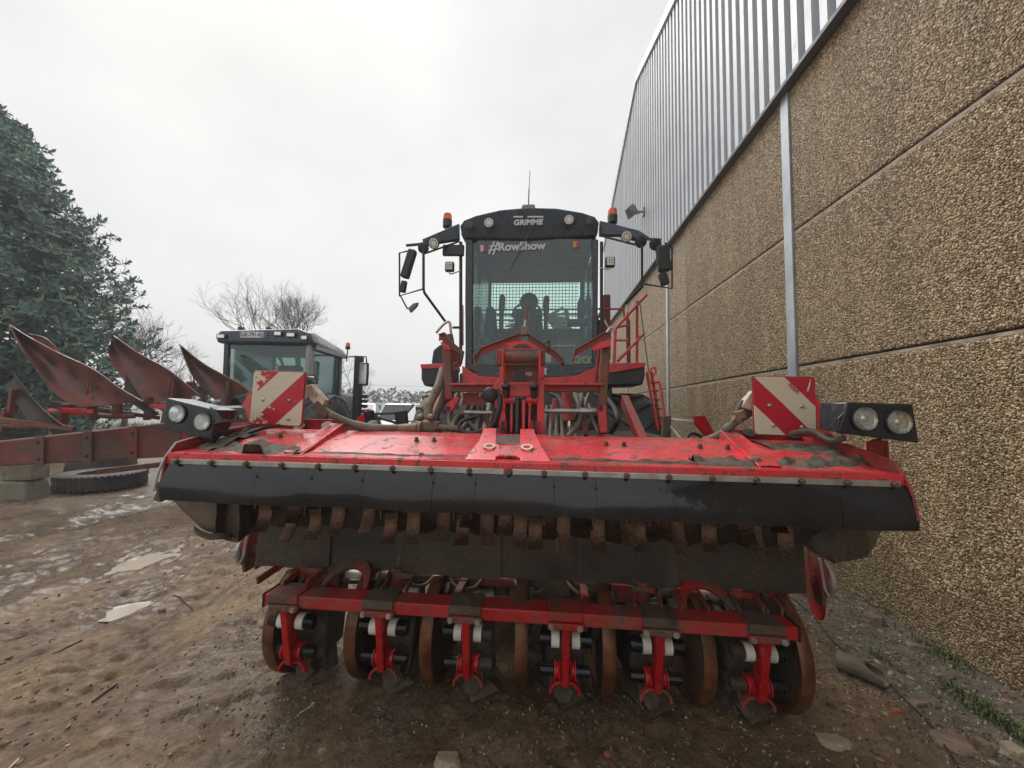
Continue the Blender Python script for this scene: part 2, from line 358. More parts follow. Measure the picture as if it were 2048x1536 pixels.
dk = n('ShaderNodeMath', operation='MULTIPLY'); L(sp.outputs[0], dk.inputs[0]); dk.inputs[1].default_value = .5
c = mixc(t, dk.outputs[0], c, (.35,.33,.31), 'MULTIPLY')
L(c, b.inputs['Base Color'])
r1 = ramp(t, n1.outputs[0], .35, .7, (.26,)*3+(1,), (.62,)*3+(1,)); wr = ramp(t, n5.outputs[0], .38, .62, (.07,)*3+(1,), (.27,)*3+(1,))
L(mixc(t, sp.outputs[0], r1, wr), b.inputs['Roughness'])
bp = t.nodes.new('ShaderNodeBump'); bp.inputs['Strength'].default_value = .9; bp.inputs['Distance'].default_value = .05
n6 = n('ShaderNodeTexNoise', Scale=15., Detail=9., Roughness=.72, Distortion=.6); L(co, n6.inputs['Vector'])
L(n6.outputs[0], bp.inputs['Height']); bp2 = t.nodes.new('ShaderNodeBump'); bp2.inputs['Strength'].default_value = .7; bp2.inputs['Distance'].default_value = .016
L(n2.outputs[0], bp2.inputs['Height']); L(bp.outputs[0], bp2.inputs['Normal']); L(bp2.outputs[0], b.inputs['Normal'])
cw = n('ShaderNodeMath', operation='MULTIPLY'); L(ramp(t, n5.outputs[0], .40, .56, (1,1,1,1), (.12,.12,.12,1)), cw.inputs[0]); L(sp.outputs[0], cw.inputs[1]); L(cw.outputs[0], b.inputs['Coat Weight']); b.inputs['Coat Roughness'].default_value = .16; b.inputs['Coat IOR'].default_value = 1.38
gm.materials.append(m)
go = bpy.data.objects.new('ground', gm); col.objects.link(go); struct(go)
# puddles: flat water sheets lying in the hollows of the mud
m, t, b = newmat('puddle_water'); b.inputs['Base Color'].default_value = (.52,.47,.38,1); b.inputs['Roughness'].default_value = .03; b.inputs['IOR'].default_value = 2.2  # murky water, base colour paled further to stand in for reflected sky
n = nodes(t); nw = n('ShaderNodeTexNoise', Scale=28., Detail=3.); t.links.new(n('ShaderNodeTexCoord').outputs['Object'], nw.inputs['Vector']); bw = t.nodes.new('ShaderNodeBump'); bw.inputs['Strength'].default_value = .08; bw.inputs['Distance'].default_value = .01; t.links.new(nw.outputs[0], bw.inputs['Height']); t.links.new(bw.outputs[0], b.inputs['Normal'])
M['water'] = m
for pi_, (p, a, bb) in enumerate(PUD[:2]):
    s = B(); s.add([(p.x+1.35*a*math.cos(k*math.pi/12), p.y+1.35*bb*math.sin(k*math.pi/12), -.024-.0006*pi_) for k in range(24)], [tuple(range(24))])
    struct(s.build('puddle', M['water']))

# ------------------------------------------------------------------ farm shed (gable wall parallel to the machine)
WX = 2.55
POST = [-3.9, .12, 4.19, 8.26, 12.33, 16.4]
ROWZ = [-.15, 1.985, 3.395, 5.1]
RIDGE_Y, RIDGE_Z, SLOPE = 10.55, 10.9, .375
def roofz(y): return RIDGE_Z - SLOPE*abs(y-RIDGE_Y)
shed = thing('farm_shed', 'tall farm shed with pebbled concrete lower wall and grey ribbed cladding gable', 'shed', (WX, 6, 0))
m, t, b = newmat('pebbled_concrete'); n = nodes(t); L = t.links.new
co = n('ShaderNodeTexCoord').outputs['Object']
vo = n('ShaderNodeTexVoronoi', Scale=58.); L(co, vo.inputs['Vector'])
vd = n('ShaderNodeTexVoronoi', Scale=58., feature='DISTANCE_TO_EDGE'); L(co, vd.inputs['Vector'])
hs = n('ShaderNodeSeparateColor'); L(vo.outputs['Color'], hs.inputs[0])
pc = t.nodes.new('ShaderNodeValToRGB'); e = pc.color_ramp.elements; e[0].color = (.16,.10,.052,1); e[1].color = (.70,.57,.40,1); e[0].position = 0; e[1].position = 1
for ps, cc in ((.3,(.26,.175,.093,1)), (.6,(.37,.265,.145,1)), (.82,(.49,.38,.23,1))): q = pc.color_ramp.elements.new(ps); q.color = cc
L(hs.outputs[0], pc.inputs[0])
gp = ramp(t, vd.outputs['Distance'], .04, .14, (.30,.29,.27,1), (1,1,1,1)); c = mixc(t, 1., pc.outputs[0], gp, 'MULTIPLY')
nb = n('ShaderNodeTexNoise', Scale=.8, Detail=5.); L(co, nb.inputs['Vector'])
c = mixc(t, .5, c, ramp(t, nb.outputs[0], .3, .7, (.72,.7,.68,1), (1.1,1.1,1.1,1)), 'MULTIPLY')
L(c, b.inputs['Base Color']); b.inputs['Roughness'].default_value = .6
bp = t.nodes.new('ShaderNodeBump'); bp.inputs['Strength'].default_value = 1; bp.inputs['Distance'].default_value = .012; L(vd.outputs['Distance'], bp.inputs['Height']); L(bp.outputs[0], b.inputs['Normal'])
M['aggregate'] = m; AGG = (t, b, c)
M['smoothconc'] = worn('smooth_concrete_edge', (.38,.33,.25), .8, var=.2, dirt=.3, bump=.2)
M['gap'] = worn('dark_joint_backing', (.05,.045,.04), .9, bump=0)  # even dark colour of the backing seen through the panel joints
B().box(WX+.14, WX+.22, POST[0], POST[-1], -.2, 5.0).build('inner_leaf', M['gap'], shed)
for i in range(5):
    for j in range(3):
        y0, y1, z0, z1 = POST[i]+.075, POST[i+1]-.075, ROWZ[j], ROWZ[j+1]
        B().box(WX, WX+.13, y0, y1, z0+.006, z1-.028).build('concrete_panel', M['aggregate'], shed, bevel=.01)
        if j < 2: B().box(WX+.004, WX+.13, y0, y1, z1-.028, z1-.006).build('panel_lip', M['smoothconc'], shed)
for y in POST[1:]:
    s = B(); s.box(WX-.022, WX+.13, y-.065, y+.065, 0, 5.06); s.build('steel_post', M['zinc'], shed, bevel=.004)
    B().box(WX-.006, WX+.12, y+.0655, y+.085, 0, 5.05).build('sealant_strip', M['smoothconc'], shed)
M['clad'] = worn('grey_cladding', (.46,.48,.51), .4, var=.07, vs=1.5, dirt=.05, bump=.02, metal=.1, dcol=(.3,.3,.3))
M['trimdark'] = worn('dark_flashing', (.10,.10,.11), .5, bump=.02)
M['trimlight'] = worn('pale_flashing', (.55,.58,.62), .4, bump=.02, metal=.2)
CX = WX-.075
for k in range(19):
    y0 = POST[-1]+.05-(k+1)*1.0; s = B(); prof = []
    for r in range(5):
        a = y0+r*.2; prof += [(a,0),(a+.095,0),(a+.108,.065),(a+.187,.065)]
    prof.append((y0+1.0, 0))
    for (ya, da), (yb, db) in zip(prof[:-1], prof[1:]):
        za, zb = roofz(ya), roofz(yb)
        s.add([(CX+da,ya,4.98),(CX+db,yb,4.98),(CX+db,yb,zb),(CX+da,ya,za)], [(0,1,2,3)])
    s.build('cladding_sheet', M['clad'], shed, ang=20)
B().box(CX-.03, WX+.02, POST[0], POST[-1]+.06, 4.925, 4.972).build('drip_flashing', M['trimdark'], shed, bevel=.004)
for ya, yb in ((POST[0], RIDGE_Y), (RIDGE_Y, POST[-1]+.35)):
    s = B(); n_ = 7
    for q in range(n_):
        a = ya+(yb-ya)*q/n_; c_ = ya+(yb-ya)*(q+1)/n_
        B().hexa([(CX-.05,a,roofz(a)-.12),(CX-.05,c_,roofz(c_)-.12),(CX+.02,c_,roofz(c_)-.12),(CX+.02,a,roofz(a)-.12)],
                 [(CX-.05,a,roofz(a)+.1),(CX-.05,c_,roofz(c_)+.1),(CX+.02,c_,roofz(c_)+.1),(CX+.02,a,roofz(a)+.1)]).build('verge_trim', M['trimlight'], shed)
B().box(CX-.02, CX+.12, POST[-1]+.065, POST[-1]+.2, 4.98, roofz(POST[-1])-.15).build('corner_flashing', plain('pale_blue_flashing', (.52,.66,.74), .4), shed)
s = B(); 
for ya, yb in ((POST[0], RIDGE_Y), (RIDGE_Y, POST[-1]+.3)):
    s.hexa([(CX+.03,ya,roofz(ya)-.1),(CX+.03,yb,roofz(yb)-.1),(32,yb,roofz(yb)-.1),(32,ya,roofz(ya)-.1)], [(CX+.03,ya,roofz(ya)+.06),(CX+.03,yb,roofz(yb)+.06),(32,yb,roofz(yb)+.06),(32,ya,roofz(ya)+.06)])
s.build('roof', M['dgrey'], shed)
B().box(WX+.23, 32, POST[-1]-.15, POST[-1]+.02, 0, 8.5).build('end_wall', M['clad'], shed)
B().box(WX+.23, 32, POST[0], POST[0]+.15, 0, 5.4).build('end_wall', M['clad'], shed)
# pebbles bedded in the wall face
def gn_scatter(name, pts, size, mat, sub=2, smin=(.7,.7,.7), smax=(1.3,1.3,1.3), rmin=(0,0,0), rmax=(6.28,6.28,6.28), parent=None):
    me = bpy.data.meshes.new(name); me.vertices.add(len(pts)); me.vertices.foreach_set('co', np.asarray(pts, np.float32).ravel()); me.update(); me.materials.append(mat)
    o = link(name, me, parent)
    g = bpy.data.node_groups.new(name, 'GeometryNodeTree')
    g.interface.new_socket('Geometry', in_out='INPUT', socket_type='NodeSocketGeometry'); g.interface.new_socket('Geometry', in_out='OUTPUT', socket_type='NodeSocketGeometry')
    nn = g.nodes.new; gi = nn('NodeGroupInput'); gout = nn('NodeGroupOutput'); ico = nn('GeometryNodeMeshIcoSphere'); ico.inputs['Radius'].default_value = size; ico.inputs['Subdivisions'].default_value = sub
    sm = nn('GeometryNodeSetShadeSmooth'); stm = nn('GeometryNodeSetMaterial'); stm.inputs['Material'].default_value = mat
    iop = nn('GeometryNodeInstanceOnPoints'); rr = nn('FunctionNodeRandomValue'); rr.data_type = 'FLOAT_VECTOR'; rs = nn('FunctionNodeRandomValue'); rs.data_type = 'FLOAT_VECTOR'
    rr.inputs[0].default_value = rmin; rr.inputs[1].default_value = rmax; rs.inputs[0].default_value = smin; rs.inputs[1].default_value = smax; rs.inputs['Seed'].default_value = 3
    rc = nn('FunctionNodeRandomValue'); rc.data_type = 'FLOAT'; rc.inputs['Seed'].default_value = 8
    sn = nn('GeometryNodeStoreNamedAttribute'); sn.data_type = 'FLOAT'; sn.domain = 'INSTANCE'; sn.inputs['Name'].default_value = 'tone'
    l = g.links.new
    l(ico.outputs[0], sm.inputs[0]); l(sm.outputs[0], stm.inputs[0]); l(gi.outputs[0], iop.inputs['Points']); l(stm.outputs[0], iop.inputs['Instance'])
    l(rr.outputs[0], iop.inputs['Rotation']); l(rs.outputs[0], iop.inputs['Scale']); l(iop.outputs[0], sn.inputs[0]); l(rc.outputs[1], sn.inputs['Value']); l(sn.outputs[0], gout.inputs[0])
    md = o.modifiers.new('scatter', 'NODES'); md.node_group = g
    return stuff(o)
def streaks(t, c):
    n = nodes(t); g = n('ShaderNodeNewGeometry'); mpp = t.nodes.new('ShaderNodeMapping'); mpp.inputs['Scale'].default_value = (0,1.6,.22); t.links.new(g.outputs['Position'], mpp.inputs[0])
    nz = n('ShaderNodeTexNoise', Scale=2.2, Detail=7., Roughness=.65); t.links.new(mpp.outputs[0], nz.inputs['Vector'])
    c = mixc(t, .8, c, ramp(t, nz.outputs[0], .34, .66, (.74,.72,.69,1), (1.2,1.18,1.14,1)), 'MULTIPLY')
    sx = n('ShaderNodeSeparateXYZ'); t.links.new(g.outputs['Position'], sx.inputs[0]); n2 = n('ShaderNodeTexNoise', Scale=2.5, Detail=6.); t.links.new(g.outputs['Position'], n2.inputs['Vector'])
    ad = n('ShaderNodeMath', operation='MULTIPLY_ADD'); t.links.new(n2.outputs[0], ad.inputs[0]); ad.inputs[1].default_value = -.9; t.links.new(sx.outputs[2], ad.inputs[2])
    return mixc(t, ramp(t, ad.outputs[0], -.45, -.08, (.3,.3,.3,1), (0,0,0,1)), c, (.13,.095,.06))
def tonemat(name, cols, rough, streak=False):
    m, t, b = newmat(name); n = nodes(t); L = t.links.new
    a = n('ShaderNodeAttribute', attribute_name='tone', attribute_type='INSTANCER')
    r = t.nodes.new('ShaderNodeValToRGB'); e = r.color_ramp.elements
    while len(e) < len(cols): e.new(.5)
    for k, c in enumerate(cols): e[k].position = k/(len(cols)-1); e[k].color = (*c, 1)
    L(a.outputs['Fac'], r.inputs[0]); L(streaks(t, r.outputs[0]) if streak else r.outputs[0], b.inputs['Base Color']); b.inputs['Roughness'].default_value = rough
    return m
AGG[0].links.new(streaks(AGG[0], AGG[2]), AGG[1].inputs['Base Color'])
pts = []
pit = .0142
for j in range(3):
    for i in range(0, 3):
        y0, y1, z0, z1 = max(POST[i]+.09, 1.7), min(POST[i+1]-.09, 7.2), max(ROWZ[j]+.025, 0), ROWZ[j+1]-.045
        if y1 <= y0: continue
        yy = np.arange(y0, y1, pit); zz = np.arange(z0, min(z1, 4.95), pit*.87); G1, G2 = np.meshgrid(yy, zz); G1 = G1 + (np.arange(len(zz))%2)[:,None]*pit/2
        G1 = G1+rng.uniform(-.4,.4,G1.shape)*pit; G2 = G2+rng.uniform(-.4,.4,G2.shape)*pit
        pts.append(np.stack([np.full(G1.size, WX-.0005)+rng.uniform(-.002,.002,G1.size), G1.ravel(), G2.ravel()], 1))
pts = np.concatenate(pts)
M['pebble'] = tonemat('wall_pebbles', [(.165,.108,.058),(.21,.138,.07),(.32,.22,.115),(.39,.285,.155),(.48,.37,.22),(.64,.53,.37)], .36, True)
gn_scatter('wall_pebbles', pts, .0077, M['pebble'], 2, (.45,.6,.5), (.8,1.45,1.15), (0,-.2,-.2), (6.28,.2,.2), shed)
# floodlight bracketed to the cladding
fl = ux(1288, 424, CX)
fo = thing('floodlight', 'grey floodlight bracketed to the ribbed cladding of the shed', 'floodlight', fl)
fd = Vector((-.75,-.25,-.35)).normalized(); fc = fl+Vector((-.32,-.05,.0)); sx_ = fd.cross(Vector((0,0,1))).normalized(); uu_ = sx_.cross(fd)
s = B(); s.bar(fc-fd*.02, fc+fd*.08, .32, .25, uu_); s.build('housing', M['grey'], fo, bevel=.015)
s = B(); s.bar(fc+fd*.081, fc+fd*.09, .27, .20, uu_); s.build('lens', M['lampglass'], fo)
s = B(); 
for q in range(6): s.bar(fc-fd*.07+sx_*(-.12+.048*q), fc-fd*.02+sx_*(-.12+.048*q), .010, .19, uu_)
s.build('cooling_fin', M['grey'], fo)
s = B(); s.bar(fl, fc-fd*.03, .05, .03); s.tube([fc-sx_*.165, fl+Vector((-.12,0,-.04)), fc+sx_*.165], .015, 6); s.build('bracket', M['grey'], fo)
B().box(CX-.03, CX+.002, fl.y-.08, fl.y+.08, fl.z-.1, fl.z+.1).build('base_plate', M['grey'], fo)
# ------------------------------------------------------------------ row lifter (lower front header)
XM = -.14
M['red_beam'] = worn('scuffed_red_beam', (.48,.013,.018), .35, dirt=.45, ds=3.5, bump=.2, dcol=(.13,.08,.055))
rl = thing('row_lifter', 'muddy red six-row beet lifting frame with rusty depth wheels on the ground', 'lifter', (XM, 2.1, 0))
def bolt(parent, p, d, r=.011, mat='mudplate', l=.012, name='bolt'):
    p, d = Vector(p), Vector(d).normalized()
    s = B(); s.cyl(p, p+d*l*.35, r*1.35, 10); s.cyl(p+d*l*.35, p+d*l, r, 6); return s.build(name, M[mat], parent)
LEGX = [-1.286, -.798, -.367, .11, .539, 1.001]
s = B(); s.box(-1.395, 1.135, 1.885, 2.0, .492, .552); s.build('main_beam', M['red_beam'], rl, bevel=.006)
for x in (-1.398, 1.138): s = B(); s.box(x-.004, x+.004, 1.882, 2.003, .489, .555); s.build('beam_end_cap', M['blackpaint'], rl)
s = B(); s.box(-1.36, 1.10, 2.25, 2.31, .485, .535); s.build('rear_tube', M['red_muddy'], rl, bevel=.01)
s = B(); s.box(-1.30, 1.05, 2.62, 2.78, .34, .50); s.build('cross_frame', M['mudplate'], rl, bevel=.01)
for x in (-1.2, -.45, .22, .95):
    s = B(); s.prism([(x-.02,2.0,.49),(x-.02,2.28,.48),(x-.02,2.28,.53),(x-.02,2.0,.54)], (.04,0,0)); s.build('rear_strut', M['red_muddy'], rl, bevel=.004)
for i, x in enumerate(LEGX):
    w = .082
    s = B(); s.box(x-w, x+w*.9, 1.872, 2.01, .5525, .560); s.box(x-w, x+w*.9, 1.872, 1.8845, .518, .5525); s.build('clamp_plate', M['mudplate'] if i % 3 else M['red_muddy'], rl, bevel=.004)
    s = B(); s.box(x-w*1.05, x+w, 1.862, 1.884, .484, .513); s.build('clamp_front', M['red_muddy'], rl, bevel=.004)
    for q in (-.07, .06): bolt(rl, (x+q,1.862,.497), (0,-1,0), .010, 'steel')
    yt, yb = 1.90, 1.955
    s = B(); s.hexa([(x-.0175,yb-.02,.185),(x+.0175,yb-.02,.185),(x+.0175,yb+.05,.185),(x-.0175,yb+.05,.185)], [(x-.017,yt-.03,.50),(x+.017,yt-.03,.50),(x+.017,yt+.05,.50),(x-.017,yt+.05,.50)])
    s.build('leg', M['red_wet'], rl, bevel=.005)
    for zc, rr_, up in ((.392,.037,1), (.232,.029,0)):
        yc = 1.965 if up else 1.985
        for sg in (-1, 1):
            prof = [(.012,.022)]
            if up:
                s = B(); s.lathe([(.024,.028),(rr_+.003,.03),(rr_+.003,.068),(.024,.07)], (x,yc,zc), (sg,0,0), 20); s.build('buffer_collar', M['white'], rl)
                a = .07
            else:
                s = B(); s.lathe([(.02,.02),(.043,.022),(.046,.028),(.034,.034),(.034,.042),(.044,.046),(.044,.052),(.02,.055)], (x,yc,zc), (sg,0,0), 20); s.build('buffer_flange', M['red_wet'], rl)
                a = .055
            pr = [(.01, a)]; L_ = .122 if up else .118
            nr = 6
            for q in range(nr):
                h0 = a+(L_-a)*q/nr; h1 = a+(L_-a)*(q+1)/nr; pr += [(rr_, h0+.002), (rr_, h1-.003), (rr_-.005, h1-.002), (rr_-.005, h1)]
            pr += [(.016, L_+.004)]
            s = B(); s.lathe(pr, (x,yc,zc), (sg,0,0), 18); s.build('rubber_buffer', M['rubber'] if (i*2+(sg>0)) % 5 else M['rubber_mud'], rl, ang=25)
    # fork bracket under the leg
    fk = [(-.05,.182),(-.035,.19),(.035,.19),(.05,.182),(.072,.155),(.078,.135),(.068,.126),(.060,.134),(.066,.142),(.058,.156),(.036,.176),(-.036,.176),(-.058,.156),(-.066,.142),(-.060,.134),(-.068,.126),(-.078,.135),(-.072,.155)]
    s = B(); s.prism([(x+a_,1.965,z_) for a_, z_ in fk], (0,.03,0)); s.build('share_fork', M['red_muddy'] if i % 3 else M['red_wet'], rl, bevel=.002)
    jt = random.uniform(-.012,.012); s = B(); s.prism([(x-.085,2.16,.20),(x-.05+jt,2.08,.08),(x-.015+jt,2.04,.03),(x+.03,2.05,.035),(x+.09,2.14,.08),(x+.085,2.16,.20)], (0,.03,0)); s.build('share_body', M['mudcake'], rl, bevel=.012)
    # pair of share arms and blades
    for sg in (-1, 1):
        s = B(); s.bar((x+sg*.06,2.02,.17), (x+sg*.05,2.14,.05), .022, .05); s.build('share_arm', M['mudcake'], rl, bevel=.004)
        s = B(); s.prism([(x+sg*.10,2.20,.16),(x+sg*.105,2.22,.02),(x+sg*.03,2.1,.012),(x+sg*.05,2.12,.10)], (sg*.012,.004,0)); s.build('share_blade', M['mudcake'], rl, bevel=.002)
    e0 = Vector((x+.0+jt,2.035,.006)); e1 = Vector((x+.13+jt*2,2.10,.028))
    s = B(); s.prism([e0, e1, e1+Vector((-.06,.04,.02)), e0+Vector((-.012,.03,.04))], (.003,.008,.004)); s.build('share_tip', M['mudplate'], rl, bevel=.001)
    s = B(); s.bar(e0+Vector((0,-.002,0)), e1+Vector((0,-.002,0)), .005, .004); s.build('share_edge', M['chrome'], rl)
    # housing behind the row
    s = B(); s.prism([(x-.10,2.08,.12),(x-.12,2.35,.10),(x-.12,2.40,.50),(x-.08,2.10,.45)], (.2,0,0)); s.build('row_gearbox', M['mudcake'], rl, bevel=.02)
    s = B(); s.cyl((x-.16,2.25,.36), (x+.20,2.25,.36), .045, 14); s.build('row_shaft', M['mudplate'], rl)
WHX = [-1.39, -.955, -.565, -.115, .305, .765, 1.19]
for i, x in enumerate(WHX):
    tx = (x-XM)*.06
    ax = Vector((1, .05*(-1 if x < XM else 1)*.8, 0)).normalized(); c = Vector((x, 2.235, .312)); w = .027
    s = B(); s.lathe([(.272,-w),(.300,-w-.004),(.306,-w+.006),(.307,0),(.306,w-.006),(.300,w+.004),(.272,w),(.272,w-.006),(.295,w-.012),(.295,-w+.012),(.272,-w+.006)], c, ax, 56, close=True)
    wh = s.build('depth_wheel', M['rim'], rl)
    s = B(); s.lathe([(.05,-.010),(.294,-.004),(.294,.004),(.05,.010)], c, ax, 48); s.build('wheel_disc', M['mudplate'], wh)
    s = B(); s.lathe([(.03,-.05),(.06,-.045),(.065,0),(.06,.045),(.03,.05)], c, ax, 20); s.build('hub', M['mudplate'], wh)
    s = B(); s.bar(c+Vector((.045,.02,0)), (x+.05, 2.10, .54), .025, .06); s.build('wheel_arm', M['mudplate'], wh, bevel=.004)
# hoops, springs and arches standing on the beam
for px, py in ((610,1172), (800,1172), (1288,1200), (1378,1212), (1490,1222)):
    p = u(px, py, 2.06); w = .062
    s = B(); s.bar((p.x-w,1.97,.566), (p.x-w,2.10,.585), .008, .03); s.bar((p.x+w,1.97,.566), (p.x+w,2.10,.585), .008, .03); s.bar((p.x-w-.004,2.10,.585), (p.x+w+.004,2.10,.585), .008, .03); s.build('hoop', M['red_muddy'], rl, bevel=.002)
for px, py in ((608,1152), (797,1158), (1285,1185), (1470,1198)):
    p = u(px, py, 2.14)
    s = B(); s.lathe([(.02,-.05),(.038,-.048),(.044,-.03),(.044,.045),(.036,.055),(.016,.06),(.012,.10)], (p.x,2.15,.56), (0,-.1,1), 18); pl = s.build('spring_pot', M['red_muddy'], rl)
    s = B(); s.lathe([(.02,-.07),(.034,-.062),(.034,-.05),(.02,-.05)], (p.x,2.15,.56), (0,-.1,1), 16); s.build('piston_ring', M['chrome'], pl)
    s = B(); s.tube(catmull([(p.x,2.14,.655),(p.x+.01,2.15,.68),(p.x+.06,2.2,.67),(p.x+.14,2.26,.6)]), .011, 8); s.build('hydraulic_hose', M['hose'], pl)
for px, py in ((705,1180), (1402,1215)):
    p = u(px, py, 2.1); y = 2.10; o_ = []; i_ = []
    for k in range(13):
        a = math.pi*k/12; sa = math.sin(a); o_.append((p.x+.125*math.copysign(abs(math.cos(a))**.7,math.cos(a)), 2.0+.14*sa, .56+.085*sa)); i_.append((p.x+.085*math.cos(a)*(1+.25*(1-sa)), 2.0+.10*sa, .56+.058*sa))
    s = B(); n_ = 13
    vs = [Vector(q) for q in o_+i_]; vs += [v+Vector((0,.012,-.02)) for v in vs]
    fs = []
    for k in range(12):
        fs += [(k,k+1,n_+k+1,n_+k), (2*n_+k+1,2*n_+k,3*n_+k,3*n_+k+1), (k+1,k,2*n_+k,2*n_+k+1), (n_+k,n_+k+1,3*n_+k+1,3*n_+k)]
    fs += [(0,n_,3*n_,2*n_), (n_-1,3*n_-1,4*n_-1,2*n_-1)]
    s.add(vs, fs); ar = s.build('arch_bracket', M['red_muddy'], rl, bevel=.003)
    s = B(); s.bar((p.x-.12,2.18,.545), (p.x+.12,2.18,.545), .045, .045); s.build('ram_body', M['cream'], ar, bevel=.012)
    s = B(); s.cyl((p.x-.18,2.18,.545), (p.x-.12,2.18,.545), .03, 14); s.cyl((p.x+.12,2.18,.545), (p.x+.17,2.18,.545), .03, 14); s.build('ram_head', M['mudplate'], ar)
for px in (545, 640, 1500, 1535):
    p = u(px, 1160, 2.1)
    s = B(); s.bar((p.x,1.98,.57), (p.x+.03,2.2,.60), .012, .04); s.build('strap', M['red_muddy'], rl, bevel=.002)
for x0, x1, z0, z1, y in ((-.62,-.42,.45,.54,2.2), (-.10,.16,.42,.58,2.22), (.24,.34,.45,.6,2.2), (.36,.52,.46,.55,2.22), (-1.33,-1.12,.50,.60,2.12), (.98,1.12,.48,.6,2.15), (-.36,-.2,.42,.52,2.3)):
    s = B(); s.prism([(x0,y,z0+.03),(x0+.03,y,z0),(x1,y,z0),(x1,y,z1),(x0,y,z1)], (0,.012,0)); s.box(x0, x0+.012, y, y+.18, z0+.03, z1); s.box(x1-.012, x1, y, y+.18, z0, z1); o = s.build('bracket', M['red_muddy'] if x0 < -1 or x0 > .3 else M['mudplate'], rl, bevel=.003)
    bolt(rl, ((x0+x1)/2-.04,y,(z0+z1)/2), (0,-1,0), .012); bolt(rl, ((x0+x1)/2+.04,y,(z0+z1)/2+.01), (0,-1,0), .012)
for k in range(7):
    x = -1.15+.33*k+random.uniform(-.05,.05)
    s = B(); s.tube(catmull([(x,2.2,.56),(x+.06,2.14,.53),(x+.15,2.2,.50),(x+.22,2.3,.56)]), .010, 8); s.build('hydraulic_hose', M['hose'] if k%2 else M['mudplate'], rl)
# end brackets of the rear tube with round covers
for sg, px, py in ((-1,512,1105), (1,1622,1140)):
    p = u(px, py, 2.3); x = p.x
    s = B(); s.prism([(x,2.22,.50),(x,2.34,.50),(x,2.36,.70),(x,2.30,.86),(x,2.26,.86),(x,2.20,.66)], (.02*sg,0,0)); s.prism([(x-sg*.055,2.22,.52),(x-sg*.055,2.30,.52),(x-sg*.055,2.32,.7),(x-sg*.055,2.24,.78)], (.012,0,0)); s.box(min(x,x-sg*.06), max(x,x-sg*.06), 2.26, 2.32, .60, .64); eb = s.build('end_bracket', M['red_muddy'], rl, bevel=.004)
    s = B(); s.lathe([(.03,0),(.085,.004),(.10,.012),(.10,.03),(.075,.04),(.06,.032),(.02,.036)], (x+sg*.022,2.29,.62), (sg,0,0), 28); s.build('round_cover', M['steel'], eb)
    s = B(); s.tube([(x-sg*.02,2.2,.75),(x+sg*.0,2.2,.60),(x+sg*.02,2.2,.56)], .008, 6); s.build('pin', M['steel'], eb)
    if sg > 0:
        s = B(); s.lathe([(.01,0),(.11,.002),(.115,.012),(.01,.014)], (x+.03,2.33,.50), (1,-.25,0), 28); s.build('side_disc', M['red_wet'], eb)

# ------------------------------------------------------------------ flail topper (hood, flaps, lights)
ft = thing('flail_topper', 'wide red flail topper hood with black rubber skirt across the front', 'topper', (XM, 1.9, 1.0))
XL, XR = -1.672, 1.348
PROF = [(1.598,1.262),(1.602,1.284),(1.70,1.291),(1.85,1.325),(2.0,1.349),(2.14,1.362),(2.22,1.33)]
def hoodz(y):
    for (a,b),(c,d) in zip(PROF[:-1], PROF[1:]):
        if a <= y <= c: return b+(d-b)*(y-a)/(c-a)
    return PROF[-1][1]
def hx(v, y): return v
# hood skin: x stations with slight dents, solid 6 mm
NX = 60; s = B(); vs = []; fs = []
px_ = [XL+.02+(XR-XL-.04)*i/NX for i in range(NX+1)]
for i, x in enumerate(px_):
    for k, (y, z) in enumerate(PROF):
        d = .004*(mnoise.noise((x*2.3, y*4, 1.7)))
        vs.append((x, y, z+(d if 1 < k < 6 else 0)))
K = len(PROF)
for i in range(NX):
    for k in range(K-1): fs.append((i*K+k, (i+1)*K+k, (i+1)*K+k+1, i*K+k+1))
s.add(vs, fs); ho = s.build('hood', M['red_hood'], ft, ang=4)
md = ho.modifiers.new('solid', 'SOLIDIFY'); md.thickness = .006; md.offset = -1
M['red_end'] = worn('mud_splashed_red', (.55,.016,.022), .4, dirt=.55, ds=4.5, bump=.4, dcol=(.075,.055,.04), drough=.8)
s = B(); s.box(XL, XR, 1.590, 1.597, 1.232, 1.282); s.build('front_lip', M['red_hood'], ft, bevel=.002)
for sg, x in ((-1, XL), (1, XR)):
    s = B(); s.prism([(x,1.575,1.15),(x,1.585,1.245),(x,1.62,1.315),(x,1.85,1.36),(x,2.2,1.385),(x,2.25,1.15),(x,2.1,1.12),(x,1.8,1.12)], (sg*.012,0,0)); s.build('end_plate', M['red_end'], ft, bevel=.003)
    s = B(); s.tube([(x+sg*.004,1.545,1.12),(x+sg*.004,1.56,1.2),(x+sg*.004,1.585,1.26),(x+sg*.004,1.63,1.32),(x+sg*.004,1.85,1.366),(x+sg*.004,2.2,1.392)], .0055, 6); s.build('edge_bead', M['steel'] if sg < 0 else M['red_end'], ft)
# caked mud lying on the hood, ridge along the lip and heaps at both ends
def mudbank(pts, w, h, seed, name='mud_bank'):
    s = B(); n_ = 90; mm = 7
    pts = catmull(pts, 12); n_ = len(pts)-1
    def fn(a, c):
        p = pts[min(int(round(a*n_)), n_)]; q = (c-.5)*2
        e = mnoise.fractal((p.x*14+seed, q*1.6+seed, p.y*14), 1.0, 2.0, 5)
        ww = w*(1+.75*mnoise.noise((p.x*9, seed, 0))); y = p.y+q*ww*.5+.012*mnoise.noise((p.x*40,q*5,seed))
        return (p.x, y, hoodz(y)-.002+max(0,(1-q*q))*(h*max(0,.55+e*1.1)))
    s.grid(fn, n_, mm); o = s.build(name, M['mudcake'], ft, ang=60); return o
mudbank([(-.55,1.672,0),(-.3,1.675,0),(.0,1.672,0),(.5,1.675,0),(.95,1.675,0)], .05, .012, 3.1)
